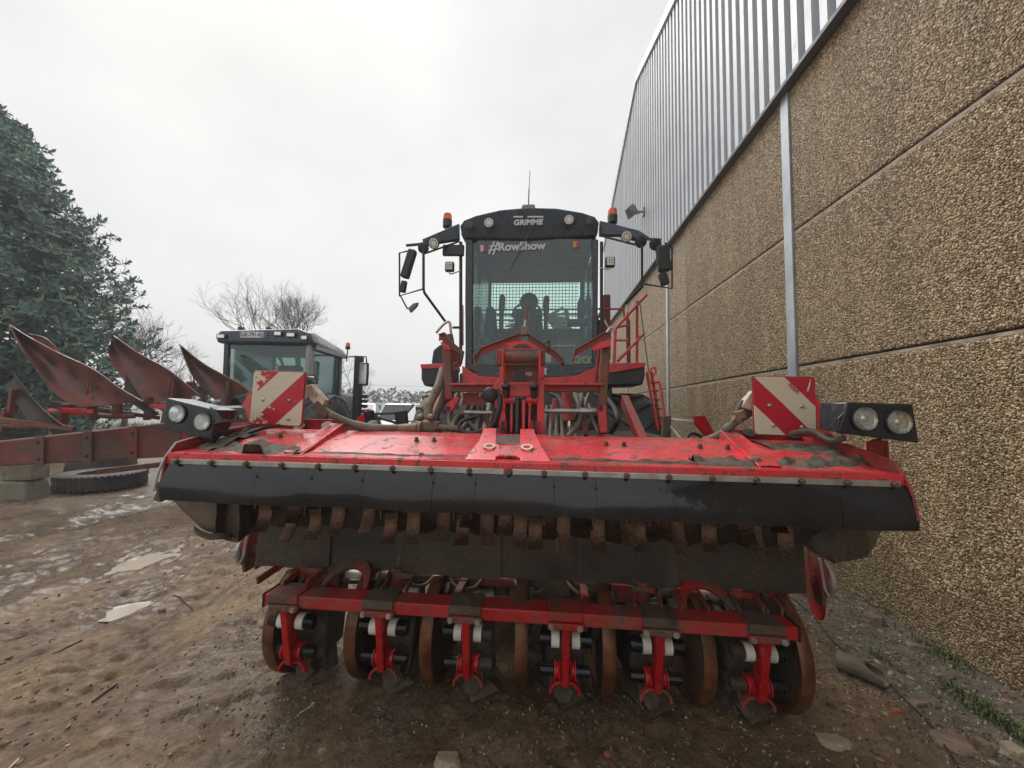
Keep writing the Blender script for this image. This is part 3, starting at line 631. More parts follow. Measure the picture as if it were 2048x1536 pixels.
mudbank([(-1.05,1.69,0),(-.8,1.675,0),(-.5,1.67,0)], .05, .007, 3.9)
mudbank([(-1.66,1.80,0),(-1.5,1.72,0),(-1.3,1.69,0),(-1.1,1.67,0)], .15, .03, 8.2)
mudbank([(-1.64,2.02,0),(-1.58,1.86,0),(-1.52,1.78,0)], .3, .03, 12.2)
mudbank([(.62,1.69,0),(.9,1.70,0),(1.1,1.72,0),(1.34,1.78,0)], .11, .026, 17.4)
mudbank([(1.05,2.0,0),(1.2,1.95,0),(1.36,1.9,0)], .28, .018, 21.7)
# sloping ribs
for sg, pb, pf in ((-1,(688,860),(600,914)), (1,(1440,872),(1520,938))):
    b0 = u(pb[0], pb[1], 2.12); f0 = u(pf[0], pf[1], 1.625)
    xb, xf = b0.x, f0.x
    s = B(); s.prism([(xb,2.16,hoodz(2.14)),(xb,2.10,hoodz(2.1)+.045),(xf,1.64,hoodz(1.64)+.006),(xf,1.62,hoodz(1.62))], (.007,0,0))
    wo = sg*.085
    s.prism([(xb,2.12,hoodz(2.12)+.045),(xb+wo,2.12,hoodz(2.1)+.043),(xf+wo,1.635,hoodz(1.64)+.008),(xf,1.635,hoodz(1.64)+.008)], (0,0,-.005))
    s.prism([(xb+wo,2.16,hoodz(2.14)),(xb+wo,2.10,hoodz(2.1)+.04),(xf+wo,1.64,hoodz(1.64)+.005),(xf+wo,1.62,hoodz(1.62))], (.006,0,0))
    s.build('rib', M['red_hood'], ft, bevel=.002)
for px in (560,637,833,868,1212,1248,1400,1455):
    p = u(px, 888, 1.9); bolt(ft, (p.x,1.90,hoodz(1.9)), (0,-.15,1), .009, 'mudplate', .02)
for px, py, ry in ((745,850,2.18),(600,855,2.18),(655,852,2.18),(1498,868,2.18),(1585,872,2.18)):
    p = u(px, py, ry); s = B(); s.lathe([(.018,0),(.032,.002),(.032,.012),(.018,.014)], (p.x,ry,p.z), (0,-.6,.8), 16); s.build('grommet', M['tyre'], ft)
s = B(); s.prism([(u(430,862,2.2).x,2.2,1.33),(u(520,850,2.2).x,2.2,1.42),(u(680,850,2.2).x,2.2,1.42),(u(700,862,2.2).x,2.2,1.33)], (0,.01,0)); s.build('back_plate', M['red_end'], ft, bevel=.002)
s = B(); s.prism([(u(1430,866,2.2).x,2.2,1.33),(u(1470,860,2.2).x,2.2,1.41),(u(1660,872,2.2).x,2.2,1.41),(u(1690,880,2.2).x,2.2,1.33)], (0,.01,0)); s.build('back_plate', M['red_end'], ft, bevel=.002)
# centre bracket: plate with cut-outs
zt, zb, yt, yb = 1.392, 1.276, 1.93, 1.612
def cb(px, k):   # k 0 bottom .. 1 top
    y = yb+(yt-yb)*k; z = zb+(zt-zb)*k; return Vector((u(px, 0, y).x, y, z))
s = B()
def poly(pp): s.prism([cb(a, k) for a, k in pp], (0,-.004,.012))
poly([(953,0),(1010,0),(1010,.09),(1018,.13),(1018,.42),(1010,.48),(1010,1),(986,1),(984,.85),(978,.55)])
poly([(1112,0),(1090,.55),(1082,.85),(1080,1),(1054,1),(1054,.48),(1046,.42),(1046,.13),(1056,.09),(1056,0)])
poly([(1018.3,.13),(1045.7,.13),(1045.7,.42),(1018.3,.42)])
cbk = s.build('centre_bracket', M['red_hood'], ft, bevel=.002)
for px in (998, 1067):
    c = cb(px, .36)+Vector((0,-.010,.016)); s = B(); s.lathe([(.017,0),(.027,0),(.027,.003),(.017,.003)], c, (0,-.34,.94), 24, close=True); s.build('washer_mark', M['cream'], cbk)
s = B(); s.prism([cb(1005,.5)+Vector((0,.05,-.03)), cb(1060,.5)+Vector((0,.05,-.03)), cb(1060,1)+Vector((0,.05,-.03)), cb(1005,1)+Vector((0,.05,-.03))], (0,.01,-.02)); s.build('opening_shade_plate', M['rubber_mud'], cbk)  # dark plate added behind the cut-out to give the opening its shade
# clamp strips + bolts
SX = [XL+.055+.1635*k for k in range(19)]
for x0, x1 in ((XL+.03, -.165), (-.13, XR-.02)):
    s = B(); s.box(x0, x1, 1.582, 1.5895, 1.233, 1.256); s.build('clamp_strip', M['steel'], ft, bevel=.002)
for x in [XL+.06+.163*k for k in range(10)]+[XR-.045-.163*k for k in range(9)]:
    bolt(ft, (x,1.582,1.2445), (0,-1,0), .009, 'mudplate', .016)
# rubber skirt in strips
cuts = [XL+.02]+[u(px, 1000, 1.56).x for px in (510,620,723,865,950,1108,1192,1347,1470,1600,1678)]+[XR+.01]
for k, (a, c) in enumerate(zip(cuts[:-1], cuts[1:])):
    bow = random.uniform(.000,.006); tw = random.uniform(-.003,.003); ph = random.uniform(0,6); flare = .006*(1 if k % 2 else -1)
    def fn(p, q, a=a, c=c, bow=bow, tw=tw, ph=ph):
        x = a+.0008+(c-a-.0016)*p; z = 1.240-.158*q
        y = 1.588 - .052*math.sin(min(1,q*1.15)*1.571)+.012*q*q + q*q*(bow*math.sin(p*math.pi)*-1 + tw*(p-.5)*2) + .003*math.sin(x*9+ph*0+q*3)*q + .0015*mnoise.noise((x*7,q*4,2.))
        return (x, y, z+.002*math.sin(p*3+ph)*q)
    s = B(); s.grid(fn, 14, 10, (0,.008,0)); fp = s.build('rubber_strip', M['rubber'], ft, ang=50)
    if k: 
        p = Vector(fn(0,.28)); s = B(); s.lathe([(.002,0),(.006,0),(.006,.002),(.002,.002)], p+Vector((-.001,-.0025,0)), (0,-1,0), 10, close=True); s.build('slit_hole', M['black'], fp)
# rotor with flail knives
s = B(); s.lathe([(.03,0)]+[(.15+.012*math.sin(k*2.1)+.008*math.sin(k*5.3), .02+k*.0515) for k in range(56)]+[(.03,XR-XL-.2)], (XL+.1,1.945,1.035), (1,0,0), 28); rot = s.build('flail_rotor', worn('dark_mud_and_shade', (.035,.026,.019), .5, var=.4, vs=14, bump=.8, bs=40), ft, ang=60)  # muddy drum, enlarged and darkened to stand in for shade behind the knives
s = B(); s.prism([(XL+.02,1.62,1.22),(XL+.02,1.75,1.27),(XL+.02,2.1,1.31),(XL+.02,2.16,1.28),(XL+.02,2.16,1.0),(XL+.02,2.12,1.0),(XL+.02,2.1,1.25),(XL+.02,1.75,1.24)], (XR-XL-.04,0,0)); s.build('hood_liner', M['rubber_mud'], ft)
kn = [(120,120),(345,60),(300,180),(465,170),(625,150),(840,130),(995,200),(1155,200),(1370,180),(1505,210),(1560,90),(1675,205),(1800,140),(1905,230),(2010,235)]
kn = [(480+.293*a, 1000+.293*b) for a, b in kn]
kn += [(1040+.3125*a, 1000+.3125*b) for a, b in ((95,225),(180,140),(280,240),(415,95),(505,240),(700,200),(780,235),(935,150),(1030,250),(1240,240),(1475,190),(1535,290),(1670,120),(1750,290))]
def knife_mesh(L_):
    s = B(); n_ = 9
    def fn(p, q):
        return ((p-.5)*.057*(1+.08*q), -.045*q*q*q+.010*math.sin(p*3.14)+.015*math.sin(q*3.14), -L_*q)
    s.grid(fn, 3, n_, (0,.008,0)); return s.mesh('flail_knife', M['knife'], 50)
km = [knife_mesh(l) for l in (.12, .15, .18)]
for k, (px, py) in enumerate(kn):
    py += 30; y = 1.70+.03*random.random(); p = u(px, py, y); l = (.12,.15,.18)[k % 3]
    top = p.z+l
    mwx = Matrix.Translation((p.x, y+.04, top)) @ Matrix.Rotation(random.uniform(-.25,.25), 4, 'Z') @ Matrix.Rotation(random.uniform(-.18,.12), 4, 'X')
    ko = link('flail_knife', km[k % 3], ft, 0, 2, mwx)
    s = B(); s.box(p.x-.042, p.x-.034, y+.02, 1.9, top-.02, top+.03); s.box(p.x+.034, p.x+.042, y+.02, 1.9, top-.02, top+.03); s.cyl((p.x-.045,y+.05,top), (p.x+.045,y+.05,top), .009, 8); s.build('knife_holder', M['mudplate'], ft)
# muddy rear curtain
rc = [u(px, 1100, 2.15).x for px in (530,662,820,1000,1157,1347,1600)]
for k, (a, c) in enumerate(zip(rc[:-1], rc[1:])):
    def fn(p, q, a=a, c=c, k=k):
        x = a-.012+(c-a+.024)*p; return (x, 2.13+.012*math.sin(x*5)*q+(.016 if k%2 else 0)-.02*q+.006*mnoise.noise((x*6,q*5,k)), 1.16-.565*q+.004*math.sin(x*20))
    s = B(); s.grid(fn, 12, 12, (0,.009,0)); s.build('rear_curtain', M['rubber_mud'], ft, ang=50)
# side shields hanging at both ends, folded and muddy
lp = [(498,1008),(388,1003),(350,1000)]
def shield(cols, mat, y0):
    s = B(); nseg = len(cols)-1
    def fn(p, q):
        t_ = p*nseg; i = min(int(t_), nseg-1); f_ = t_-i; f_ = f_*f_*(3-2*f_)
        (xa, ta, ba, ya), (xb, tb, bb, yb_) = cols[i], cols[i+1]
        x = xa+(xb-xa)*f_; tp = ta+(tb-ta)*f_; bt = ba+(bb-ba)*f_; y = ya+(yb_-ya)*f_
        py = tp+(bt-tp)*q; pt = u(x, py, y)
        return (pt.x+.006*mnoise.noise((x*.04,q*4,1)), y+.010*mnoise.noise((x*.03,q*3,5.)), pt.z)
    s.grid(fn, nseg*6, 12, (0,.01,0)); return s.build('side_shield', mat, ft, ang=60)
shield([(345,985,1002,1.86),(400,985,1055,1.80),(432,985,1068,1.74),(450,985,1082,1.80),(478,985,1085,1.74),(500,985,1066,1.82),(512,985,1050,1.95)], M['mudplate'], 1.8)
s = B(); s.grid(lambda p, q: tuple(u(388+75*p, 1052+8*q+22*p+6*math.sin(p*5), 1.80-.05*math.sin(p*3)-.12*q)), 10, 4, (0,0,-.012)); s.build('shield_lip', M['mudcake'], ft, ang=60)
shield([(1606,1010,1075,1.95),(1612,1010,1095,1.85),(1668,1020,1128,1.78),(1735,1020,1113,1.80),(1752,1020,1088,1.95),(1768,1020,1050,2.1)], M['rubber_mud'], 1.8)
# small hook at the left end
s = B(); s.prism([(XL-.02,1.60,1.16),(XL-.055,1.60,1.14),(XL-.05,1.60,1.10),(XL-.065,1.60,1.07),(XL-.03,1.60,1.06),(XL-.012,1.60,1.1)], (0,.02,0)); s.build('hook', M['mudplate'], ft, bevel=.002)

# ---- light boxes
def lightbox(front, depth_v, lamps, rad, back_scale, name, mat_rim):
    """front: 4 world corners tl,tr,br,bl; body tapers back"""
    tl, tr, br, bl = front; c = (tl+tr+br+bl)/4; nrm = (tr-tl).cross(bl-tl).normalized()
    bx = [c+depth_v+(p-c)*k for p, k in zip(front, back_scale)]
    s = B(); s.hexa([bl, br, bx[2], bx[3]], [tl, tr, bx[1], bx[0]])
    o = s.build('light_box', M['blackpaint'], ft, bevel=.006)
    for (a, b_) in lamps:
        pc = tl.lerp(tr, a).lerp(bl.lerp(br, a), b_); d = nrm if nrm.y < 0 else -nrm
        s = B(); s.lathe([(rad*1.02,.001),(rad*1.13,.002),(rad*1.13,.008),(rad*1.0,.009)], pc, d, 32, close=True); lo = s.build('lamp_rim', M['blackpaint'], o)
        s = B(); s.lathe([(rad,.002),(rad*.96,.007),(rad*.85,.0035),(rad*.5,.0018),(rad*.3,.0018),(rad*.2,.006),(.001,.008)], pc, d, 32); s.build('reflector', M['lens'], o)
        s = B(); s.lathe([(rad*.98,.008),(rad*.85,.016),(rad*.5,.022),(.001,.024)], pc, d, 32); s.build('lamp_glass', M['lampglass'], o)
    return o, nrm, bx
q = lambda px, py, y: u(px, py, y)
fr = [q(332,795,1.74), q(428,820,1.74), q(424,886,1.74), q(325,858,1.74)]
lb, nr_, bx = lightbox(fr, Vector((.05,.09,.0)), [(.28,.40),(.80,.44)], .042, (.95,1.0,.6,.6), 'l', None)
s = B(); s.hexa([q(428,850,1.742), q(448,845,1.742), q(497,842,1.98), q(492,844,1.99)], [q(418,812,1.745), q(428,818,1.745), q(490,815,1.98), q(478,811,2.0)]); s.build('side_cheek', M['blackpaint'], lb, bevel=.004)
for px, py in ((468,833),(481,833)): bolt(lb, q(px, py, 1.9), (.5,-.8,0), .007, 'steel')
s = B(); s.tube(catmull([q(430,900,1.75), q(470,878,1.85), q(520,858,1.95), q(570,850,2.1)]), .011, 8); s.build('cable', M['hoseblack'], lb)
s = B(); s.bar(q(372,865,1.85), q(374,905,1.9), .05, .012, (0,1,0)); s.bar(q(372,905,1.88), q(430,898,1.9), .03, .012); s.build('lamp_bracket', M['red_end'], lb, bevel=.003)
fr = [q(1694,804,1.70), q(1826,808,1.70), q(1840,887,1.70), q(1676,866,1.70)]
lb, nr_, bx = lightbox(fr, Vector((-.02,.13,.0)), [(.30,.48),(.76,.5)], .049, (1.0,.95,.8,.8), 'r', None)
s = B(); s.hexa([q(1674,866,1.702), q(1690,870,1.702), q(1650,852,1.95), q(1634,849,1.96)], [q(1676,836,1.702), q(1704,806,1.702), q(1656,838,1.95), q(1636,843,1.96)]); s.build('side_cheek', M['blackpaint'], lb, bevel=.004)
s = B(); s.bar(q(1748,880,1.8), q(1750,930,1.85), .06, .012, (0,1,0)); s.bar(q(1768,880,1.82), q(1772,930,1.86), .012, .03, (0,1,0)); s.build('lamp_bracket', M['red_end'], lb, bevel=.003)
s = B(); s.tube(catmull([q(1690,876,1.85), q(1660,880,1.9), q(1620,862,2.0), q(1560,872,2.1)]), .014, 8); s.build('cable', M['hose'], lb)

# ---- red/white warning boards
def warnmat(flip, wear):
    m, t, b = newmat('warning_stripes'); n = nodes(t); L = t.links.new
    uv = n('ShaderNodeUVMap'); sx = n('ShaderNodeSeparateXYZ'); L(uv.outputs[0], sx.inputs[0])
    a = n('ShaderNodeMath', operation='SUBTRACT' if flip else 'ADD')
    if not flip: L(sx.outputs[0], a.inputs[0]); L(sx.outputs[1], a.inputs[1])
    else: L(sx.outputs[1], a.inputs[0]); L(sx.outputs[0], a.inputs[1])
    ml = n('ShaderNodeMath', operation='MULTIPLY_ADD'); L(a.outputs[0], ml.inputs[0]); ml.inputs[1].default_value = 1.0; ml.inputs[2].default_value = 0.0
    fr_ = n('ShaderNodeMath', operation='FRACT'); L(ml.outputs[0], fr_.inputs[0])
    st = n('ShaderNodeMath', operation='LESS_THAN'); L(fr_.outputs[0], st.inputs[0]); st.inputs[1].default_value = .5
    f = st.outputs[0]
    nz = n('ShaderNodeTexNoise', Scale=5., Detail=9., Roughness=.62); L(uv.outputs[0], nz.inputs['Vector'])
    if wear:
        g = n('ShaderNodeMath', operation='MULTIPLY_ADD'); L(sx.outputs[0], g.inputs[0]); g.inputs[1].default_value = -.55; g.inputs[2].default_value = .215
        ad = n('ShaderNodeMath', operation='ADD'); L(nz.outputs[0], ad.inputs[0]); L(g.outputs[0], ad.inputs[1])
        pk = ramp(t, ad.outputs[0], .60, .615); mxm = n('ShaderNodeMath', operation='MAXIMUM'); L(f, mxm.inputs[0]); L(pk, mxm.inputs[1]); f = mxm.outputs[0]
    c = mixc(t, f, (.50,.012,.035), (.66,.60,.46))
    n2 = n('ShaderNodeTexNoise', Scale=14., Detail=9., Roughness=.7); L(uv.outputs[0], n2.inputs['Vector'])
    c = mixc(t, ramp(t, n2.outputs[0], .6, .68), c, (.30,.20,.13))
    L(c, b.inputs['Base Color']); b.inputs['Roughness'].default_value = .42
    return m
def board(tl, tr, br, bl, mat, rivets, side):
    nrm = (tr-tl).cross(bl-tl).normalized(); nrm = nrm if nrm.y < 0 else -nrm
    cs = [tl,tr,br,bl]; cen = sum(cs, Vector())/4; rd = []; uvs = []
    cu = [(0,1),(1,1),(1,0),(0,0)]
    for k in range(4):
        p, a, c = cs[k], cs[k-1], cs[(k+1)%4]
        for tt in (0,.5,1):
            w0, w1 = (1-tt)**2, tt**2
            rd.append(p+(a-p)*.06*w0+(c-p)*.06*w1)
            ua, ub, uc = Vector(cu[k]), Vector(cu[k-1]), Vector(cu[(k+1)%4]); uvs.append(ua+(ub-ua)*.06*w0+(uc-ua)*.06*w1)
    me = bpy.data.meshes.new('sign_face'); n_ = len(rd)
    bk = [p-nrm*.006 for p in rd]; me.from_pydata([tuple(p) for p in rd+bk], [], [tuple(range(n_)), tuple(range(2*n_-1,n_-1,-1))]+[(k,n_+k,n_+(k+1)%n_,(k+1)%n_) for k in range(n_)]); me.update()
    ul = me.uv_layers.new(name='UVMap')
    for lp_ in me.loops: ul.data[lp_.index].uv = uvs[lp_.vertex_index % n_]
    me.materials.append(mat); bo = link('warning_board', me, ft)
    fr_ = [p-nrm*.007 for p in cs]
    s = B(); g = [cen+(p-cen)*1.035-nrm*.008 for p in cs]; s.prism(g, -nrm*.008); s.build('board_frame', M['red_dull'], bo, bevel=.004)
    for a, c in rivets:
        p = tl.lerp(tr, a).lerp(bl.lerp(br, a), c); s = B(); s.lathe([(.011,0),(.010,.004),(.006,.008),(.001,.009)], p, nrm, 14); s.build('rivet', M['steel'], bo)
    return bo, nrm
y = 2.06
bo, nr_ = board(u(508,742,y), u(610,745,y), u(601,852,y), u(499,846,y), warnmat(True, True), [(.23,.54),(.74,.54),(.24,.84),(.76,.88)], -1)
s = B(); s.prism([u(508,770,2.09), u(476,822,2.09), u(500,852,2.09), u(530,852,2.09), u(530,770,2.09)], (0,.01,0)); s.build('board_mount', M['red_hood'], bo, bevel=.002)
bo, nr_ = board(u(1507,753,y), u(1630,755,y), u(1632,872,y), u(1511,868,y), warnmat(False, False), [(.25,.5),(.78,.5),(.3,.84),(.77,.86)], 1)
s = B(); s.prism([u(1600,765,2.09), u(1632,792,2.09), u(1662,835,2.09), u(1662,868,2.09), u(1600,868,2.09)], (0,.01,0)); s.build('board_mount', M['red_hood'], bo, bevel=.002)
# small print and bare patch of the right board
s = B(); s.prism([u(1613,782,2.054), u(1617,770,2.054), u(1621,758,2.054), u(1620,772,2.054), u(1616,783,2.054)], (0,-.002,0)); s.build('scratch', M['flagwhite'], bo)
c_ = u(1588,776,2.052); o = link('sign_print', textmesh('WGA', .026, M['flagred'], .0006), bo, 0, 2, frame_m(c_, (1,0,-.95), (.9,0,1)))
# ---- hose runs beside the boards
def valve(sg, pts, base):
    s = B(); s.prism([u(*p, 2.12) for p in base], (0,.05,0)); vb = s.build('valve_block', M['cream'], ft, bevel=.006)
    return vb
vb = valve(-1, None, [(612,772),(622,768),(650,800),(640,822),(618,798)])
c = u(628,788,2.118); s = B(); s.lathe([(.008,0),(.018,0),(.018,.006),(.008,.006)], c, (0,-1,0), 16, close=True); s.build('eyelet', M['steel'], vb)
s = B(); s.bar(u(632,808,2.13), u(658,832,2.13), .05, .05); s.build('hose_clamp', M['mudplate'], vb, bevel=.006)
s = B(); s.tube(catmull([u(648,820,2.13), u(668,832,2.13), u(700,846,2.14), u(740,856,2.15), u(800,858,2.2), u(832,856,2.2)]), [.021]*14+[.026]*17, 12); s.build('hydraulic_hose', M['hose'], vb)
s = B(); s.tube([u(800,858,2.198), u(835,856,2.198)], .029, 14); s.lathe([(.03,-.004),(.036,0),(.036,.012),(.03,.016)], u(838,856,2.198), (1,0,0), 14); s.build('hose_ferrule', M['fit'], vb)
vb = valve(1, None, [(1508,780),(1490,800),(1484,815),(1508,822)])
s = B(); s.prism([u(1508,800,2.13), u(1484,800,2.13), u(1470,828,2.13), u(1490,842,2.13), u(1508,830,2.13)], (0,.04,0)); s.build('hose_clamp', M['mudplate'], vb, bevel=.006)
s = B(); s.cyl(u(1478,822,2.1), u(1484,836,2.1), .022, 12); s.cyl(u(1466,836,2.11), u(1480,842,2.11), .02, 12); s.build('hose_fitting', M['fit'], vb)
s = B(); s.tube(catmull([u(1482,838,2.12), u(1462,852,2.12), u(1440,868,2.14), u(1405,882,2.18), u(1360,890,2.25)]), [.018]*6+[.026]*4+[.018]*15, 12); s.build('hydraulic_hose', M['hose'], vb)
# ------------------------------------------------------------------ beet harvester (linkage, cab, chassis)
bh = thing('beet_harvester', 'red self-propelled beet harvester with tall glazed cab and lamp arms', 'harvester', (XM, 6, 0))
def ub(a, b, w, h, mat, name, parent=bh, up=(0,0,1), bevel=.003):
    s = B(); s.bar(u(*a), u(*b), w, h, up); return s.build(name, M[mat], parent, bevel=bevel)
def ut(pts, r, mat, name, parent=bh, n=10, sm=True):
    P = [u(*p) for p in pts]; s = B(); s.tube(catmull(P) if sm and len(P) > 2 else P, r, n); return s.build(name, M[mat], parent)
def upl(pts, Y, th, mat, name, parent=bh, bevel=.003):
    s = B(); s.prism([u(a, b, Y) for a, b in pts], (0,th,0)); return s.build(name, M[mat], parent, bevel=bevel)
# --- linkage tower
TY = 2.34
for a, c in ((999,1010), (1077,1088)):
    upl([(a,700),(c,700),(c+1,768),(c,790),(c+2,868),(a-3,868),(a+1,790),(a,768)], TY, .02, 'red', 'tower_cheek')
for x in (1006, 1080): ub((x,702,TY-.03), (x,768,TY-.03), .012, .03, 'red', 'tower_bar', up=(0,1,0))
ub((1003,767,TY-.03), (1083,767,TY-.03), .03, .006, 'red', 'tower_bar')
s = B(); a, c = u(1001,716,TY+.03), u(1084,716,TY+.03); s.lathe([(.02,-.006),(.033,0),(.036,.01)]+[(.036+.0015*math.sin(k*1.7), .01+k*.021) for k in range(1,12)]+[(.033,(c-a).length-.004),(.02,(c-a).length+.004)], a, c-a, 20); s.build('roller', M['red_muddy'], bh)
for x in (1000, 1084):
    s = B(); p = u(x, 716, TY+.03); s.box(p.x-.018, p.x+.018, TY-.02, TY+.08, p.z-.05, p.z+.045); s.build('roller_bearing', M['red_muddy'], bh, bevel=.004)
upl([(1008,728),(1078,728),(1078,764),(1008,764)], TY+.10, .01, 'red_dull', 'tower_panel')
upl([(1032,744),(1052,744),(1052,761),(1032,761)], TY+.095, .004, 'dgrey', 'tower_slot')
upl([(1010,768),(1076,768),(1073,792),(1050,793),(1030,793),(1012,790)], TY, .012, 'red', 'tower_plate')
for x in (1012, 1068):
    s = B(); p = u(x, 776, TY-.02); s.lathe([(.024,0),(.026,.01),(.024,.035),(.012,.04)], p, (0,-.5,.4), 16); s.cyl(p+Vector((0,.01,-.05)), p, .022, 12); s.build('rubber_stop', M['black'], bh)
for x in (1020, 1064):
    s = B(); p = u(x, 800, TY+.02); s.cyl(p-Vector((.035,0,0)), p+Vector((.035,0,0)), .026, 16); s.build('pivot_tube', M['red'], bh)
for x, w in ((1008,.02), (1024,.016), (1035,.02), (1048,.02), (1060,.016), (1078,.02)):
    ub((x,800,TY+.03), (x-1,866,TY+.02), w, .05, 'red' if x not in (1035,) else 'dgrey', 'link_arm', up=(0,1,0))
for x in (1005, 1068):
    upl([(x-6,842),(x+8,842),(x+9,862),(x-7,862)], TY-.04, .015, 'red_wet', 'pin_plate'); 
    for yy in (846, 856): bolt(bh, u(x+1, yy, TY-.04), (0,-1,0), .010, 'black')
for k in range(5):
    x0 = 1014+k*12; ut([(x0,795,TY+.06),(x0+random.uniform(-5,5),825,TY+.05),(x0+random.uniform(-6,6),866,TY+.06)], .007, 'hoseblack', 'hydraulic_hose')
upl([(1012,796),(1076,796),(1078,868),(1008,868)], TY+.09, .01, 'dgrey', 'tower_back')
s = B(); p = u(1058, 748, TY+.09); link('emblem', textmesh('NV', .032, M['paintw'], .001), bh, 0, 2, frame_m(u(1058,748,TY+.092), (1,0,0), (0,0,1)))
# --- cross beam with flanges
for a, c in ((903,992), (1088,1204)):
    ub((a,777,2.48), (c,777,2.48), .06, .045, 'red_dull', 'cross_beam', bevel=.004)
    ub((a,769,2.46), (c,769,2.46), .09, .012, 'red', 'cross_flange', bevel=.002)
    for f_ in (.15, .3):
        p = u(a+(c-a)*(f_ if a < 950 else 1-f_), 768.5, 2.45); s = B(); s.lathe([(.004,0),(.016,0),(.014,.004),(.004,.004)], p+Vector((0,0,.007)), (0,0,1), 12); s.build('flange_hole', M['black'], bh)
upl([(984,775),(998,757),(1004,770),(1004,808),(996,830),(990,815)], TY+.01, .015, 'red', 'tower_gusset')
s = B(); p = u(980, 790, 2.38); s.lathe([(.02,0),(.045,.004),(.05,.02),(.04,.06),(.02,.07)], p, (.2,-1,0), 18); s.build('rotary_sensor', M['black'], bh)
upl([(925,786),(972,784),(970,812),(926,810)], 2.52, .02, 'red_dull', 'side_plate')
link('stencil_letter', textmesh('B', .05, M['paintw'], .003), bh, 0, 2, frame_m(u(962,789,2.515), (1,0,0), (0,0,1)))
# --- side arms
ub((893,672,2.55), (899,800,2.50), .055, .05, 'red_dull', 'side_arm', up=(0,1,0), bevel=.006)
ub((898,668,2.60), (910,735,2.62), .05, .03, 'red_dull', 'side_arm', up=(0,1,0), bevel=.006)
upl([(914,792),(919,797),(902,824),(893,826),(889,818),(894,806)], 2.47, .02, 'red', 'arm_end'); bolt(bh, u(896,817,2.47), (0,-1,0), .012, 'black')
ub((1213,672,2.50), (1203,812,2.45), .056, .05, 'rust', 'side_arm', up=(0,1,0), bevel=.006)
ub((1200,690,2.56), (1190,770,2.56), .018, .03, 'red_dull', 'side_arm', up=(0,1,0), bevel=.003)
ub((1203,812,2.44), (1206,868,2.40), .052, .06, 'red_wet', 'arm_end', up=(0,1,0), bevel=.006); bolt(bh, u(1201,816,2.40), (0,-1,0), .012, 'black')
ut([(872,666,2.5),(888,648,2.5),(899,645,2.5),(902,668,2.5)], .009, 'steel', 'hook', sm=True)
ut([(1209,640,2.5),(1215,652,2.5),(1224,664,2.5)], .008, 'steel', 'hook'); ut([(1212,668,2.49),(1222,655,2.49),(1230,660,2.49)], .008, 'steel', 'hook')
# --- feeler combs
def comb(path, hgt, mat='rust', name='feeler_comb', Y=2.42):
    s = B()
    for (a, b_), (c, d) in zip(path[:-1], path[1:]):
        p, q_ = u(a, b_, Y), u(c, d, Y); e = Vector((0,0,-hgt))
        s.hexa([p+e+Vector((0,.0,0)), q_+e, q_+e+Vector((0,.008,0)), p+e+Vector((0,.008,0))], [p, q_, q_+Vector((0,.008,0)), p+Vector((0,.008,0))])
    o = s.build(name, M['red_dull'], bh)
    s = B()
    for (a, b_), (c, d) in zip(path[:-1], path[1:]):
        p, q_ = u(a, b_, Y), u(c, d, Y); s.bar(p+Vector((0,.0,.003)), q_+Vector((0,.0,.003)), .04, .006)
    s.build('comb_flange', M['fit'], o)
    return o
comb([(1041,668),(1000,683),(963,697),(948,717),(952,735)], .04)
comb([(1056,668),(1086,688),(1110,703),(1128,721),(1124,728)], .04)
upl([(1000,700),(1012,686),(1048,680),(1072,690),(1082,700)], 2.41, .012, 'red', 'comb_infill')
upl([(1024,695),(1036,688),(1050,687),(1064,695)], 2.405, .004, 'dgrey', 'comb_hole')
s = B(); p = u(1049, 662, 2.42); s.box(p.x-.022, p.x+.022, 2.40, 2.45, p.z-.028, p.z+.028); s.build('rod_socket', M['fit'], bh, bevel=.004)
ut([(1049,656,2.42),(1051,640,2.42)], .008, 'steel', 'feeler_rod'); ut([(1051,640,2.42),(1055,612,2.42)], .006, 'rust', 'feeler_rod')
comb([(878,671),(890,667),(905,686),(927,704),(922,722),(907,731)], .035, Y=2.44)
upl([(879,683),(897,690),(903,699),(890,700)], 2.435, .01, 'red', 'comb_infill')
comb([(1222,667),(1206,667),(1172,688),(1150,700),(1144,721)], .04, Y=2.44)
upl([(1222,692),(1188,702),(1182,697),(1196,686),(1222,676)], 2.43, .01, 'red', 'comb_infill')
ut([(1090,687,2.4),(1098,682,2.4),(1098,690,2.4),(1094,702,2.4)], .006, 'black', 'clip')
# --- rods, rams and hoses under the beam
ub((908,824,2.5), (928,824,2.5), .03, .03, 'fit', 'rod_end'); ut([(925,824,2.5),(988,826,2.5)], .013, 'steel', 'tie_rod')
ut([(1088,822,2.48),(1160,822,2.48)], .014, 'steel', 'tie_rod'); ut([(1160,822,2.48),(1192,822,2.48)], .020, 'steel', 'tie_rod_sleeve')
ut([(1134,786,2.62),(1137,842,2.58)], .038, 'red', 'ram_barrel', n=16); ut([(1138,842,2.58),(1141,885,2.56)], .015, 'chrome', 'ram_rod', n=14)
for k in range(4):
    x = 1095+k*9; ut([(x,812,2.7),(x-4+2*k,845,2.62),(x-8+4*k,882,2.5)], .016, 'hose', 'hydraulic_hose')
for k in range(3):
    ut([(986,800+6*k,2.4),(990,840+4*k,2.38),(972,858+4*k,2.36),(940,866+2*k,2.35),(920,856,2.38),(925,842,2.4),(955,832,2.42)], .012, 'hoseblack', 'hydraulic_hose')
ut([(996,780,2.36),(1000,805,2.33),(992,840,2.33),(980,862,2.35)], .016, 'hoseblack', 'hydraulic_hose')
